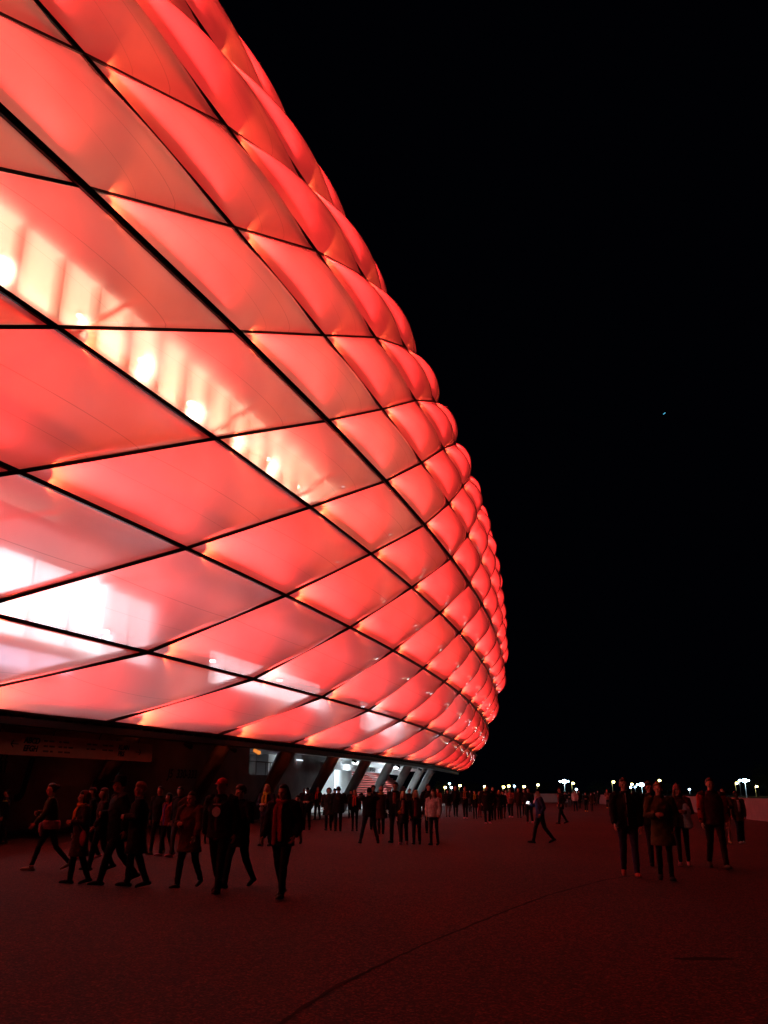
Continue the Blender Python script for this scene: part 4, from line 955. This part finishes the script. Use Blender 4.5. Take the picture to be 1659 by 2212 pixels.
 (1, PP(938, 1706, 1826, yaw=160, stride=.2, lead=1, hair='long', hc='brown', ja=(.60, .55, .55), tr=BLACK, slim=True, puff=.035, hem=.88, arm=('swing', 'swing'), head=20), 'woman in a white quilted jacket and black trousers', MG),
 (1, PP(946, 1703, 1768, yaw=185, stride=.15, hair='short', ja=(.30, .05, .03), tr=BLACK, hem=.7), 'red lit person behind the white quilted jacket', MG),  # red glow painted into the coat colour
 (1, PP(885, 1704, 1775, yaw=190, stride=.1, hair='curly', hc='dark', ja=BLACK, tr=BLACK), 'dark figure between the two fair haired women', MG),
 (1, PP(838, 1708, 1768, yaw=180, stride=.1, hair='short', ja=BLACK, tr=BLACK), 'small dark figure right of the pale pink beanie', MG),
]
far_people = [
 (968, 1706, 1765, dict(proto='a', ja=BLACK, tr=(.2, .08, .07), hair='short'), 'person in a dark coat with bare looking legs, first right of the stadium foot'),
 (985, 1699, 1764, dict(proto='b', ja=BLACK, tr=BLACK, hair='short', hat='beanie', hatc=(.5, .33, .3)), 'person in a pale beanie under the bluish lamp cluster'),
 (1006, 1700, 1769, dict(proto='c', ja=BLACK, tr=BLACK, hc='red', sh=PINK, extra=(('scarf', (.4, .25, .1), .4),)), 'person with a light scarf right of the pale beanie'),
 (1027, 1708, 1769, dict(proto='a', ja=BLACK, tr=BLACK, extra=(('scarf', YELLOW, .25),)), 'person with a small yellow scarf in the far crowd'),
 (1037, 1710, 1766, dict(proto='b', ja=WINE, tr=WINE, hair='long', hc='blond'), 'fair haired figure in wine red beside the yellow scarf'),
 (1054, 1697, 1780, dict(ja=BLACK, tr=BLACK, sh=PINK, hem=.6, puff=.06, w=1.3, stride=.3, yaw=180, arm='pocket'), 'large figure in a bulky dark coat with pale shoes'),
 (1067, 1701, 1772, dict(proto='c', ja=BLACK, tr=BLACK, hc='blond'), 'fair head behind the bulky dark coat'),
 (1080, 1707, 1770, dict(proto='b', ja=BLACK, tr=BLACK, hair='long', hc='blond'), 'blonde figure in a long black coat in the far crowd'),
 (1088, 1709, 1768, dict(proto='a', ja=BLACK, tr=(.1, .03, .02)), 'slim figure with brownish trousers beside the blonde one'),
 (1104, 1703, 1766, dict(proto='c', ja=(.32, .08, .08), tr=BLACK, sh=PINK, extra=(('front', (.3, .15, .14), .95),)), 'person in a reddish plaid shirt and dark trousers'),
 (1122, 1703, 1767, dict(proto='a', ja=(.04, .02, .02), tr=BLACK, hc='red'), 'figure in brown just right of the plaid shirt'),
 (1134, 1705, 1762, dict(proto='b', ja=BLACK, tr=BLACK), 'dark figure under the yellow lamp right of the plaid shirt'),
 (1145, 1702, 1779, dict(proto='d', ja=BLACK, tr=BLACK, sh=PINK), 'dark walker just left of the one with the glowing phone'),
 (1222, 1711, 1744, dict(proto='a', ja=BLACK, tr=BLACK), 'first small figure right of the open black coat'),
 (1231, 1711, 1743, dict(proto='c', ja=BLACK, tr=GREY), 'small figure in greyish trousers under the big bluish lamp'),
 (1244, 1705, 1753, dict(proto='d', ja=(.4, .36, .36), tr=NAVY, hat='cap', hatc=BLACK), 'small figure in a whitish jacket and dark cap'),
 (1253, 1708, 1747, dict(proto='b', ja=BLACK, tr=BLACK), 'small dark figure right of the whitish jacket'),
 (1267, 1714, 1753, dict(proto='c', ja=BLACK, tr=BLACK, sh=YELLOW), 'small dark figure with yellowish shoes'),
 (1279, 1714, 1753, dict(proto='a', ja=BROWN, tr=BLACK, hair='long'), 'small long haired figure in brown'),
 (1286, 1713, 1741, dict(proto='d', ja=BLACK, tr=BLACK), 'last small figure of the far group before the parapet'),
 (1293, 1708, 1737, dict(proto='b', ja=BLACK, tr=BLACK), 'small figure standing at the far end of the parapet'),
 (1314, 1706, 1746, dict(proto='c', ja=(.2, .06, .05), tr=BLACK, hat='beanie', hatc=(.5, .15, .1), sh=YELLOW), 'small reddish figure left of the man in the zip jacket'),
 (977, 1708, 1752, dict(proto='d', ja=BLACK, tr=BLACK), 'dark figure standing further back under the lamp cluster'),
 (1016, 1707, 1754, dict(proto='b', ja=GREY, tr=BLACK), 'greyish figure further back between two dark coats'),
 (1046, 1708, 1756, dict(proto='a', ja=BLACK, tr=BLACK, hc='blond'), 'fair haired figure further back left of the bulky coat'),
 (1095, 1706, 1755, dict(proto='d', ja=(.3, .28, .28), tr=BLACK), 'whitish figure further back left of the plaid shirt'),
]
POSES = {'a': dict(stride=.18, yaw=178, arm='swing', hem=.72, slim=True), 'b': dict(stride=.1, yaw=185, arm='hang', hem=.68, puff=.03), 'c': dict(stride=.3, yaw=170, lead=-1, arm='fold', hem=.82), 'd': dict(stride=.42, yaw=160, arm='swing', hem=.84, puff=.02)}
for lv, p, label, g in near_people: add_person(p, label, g, lv)
for x, t, f, k, label in far_people:
    q = dict(POSES.get(k.get('proto'), {})); q.update(k); add_person(PP(x, t, f, **q), label, FG, 0)
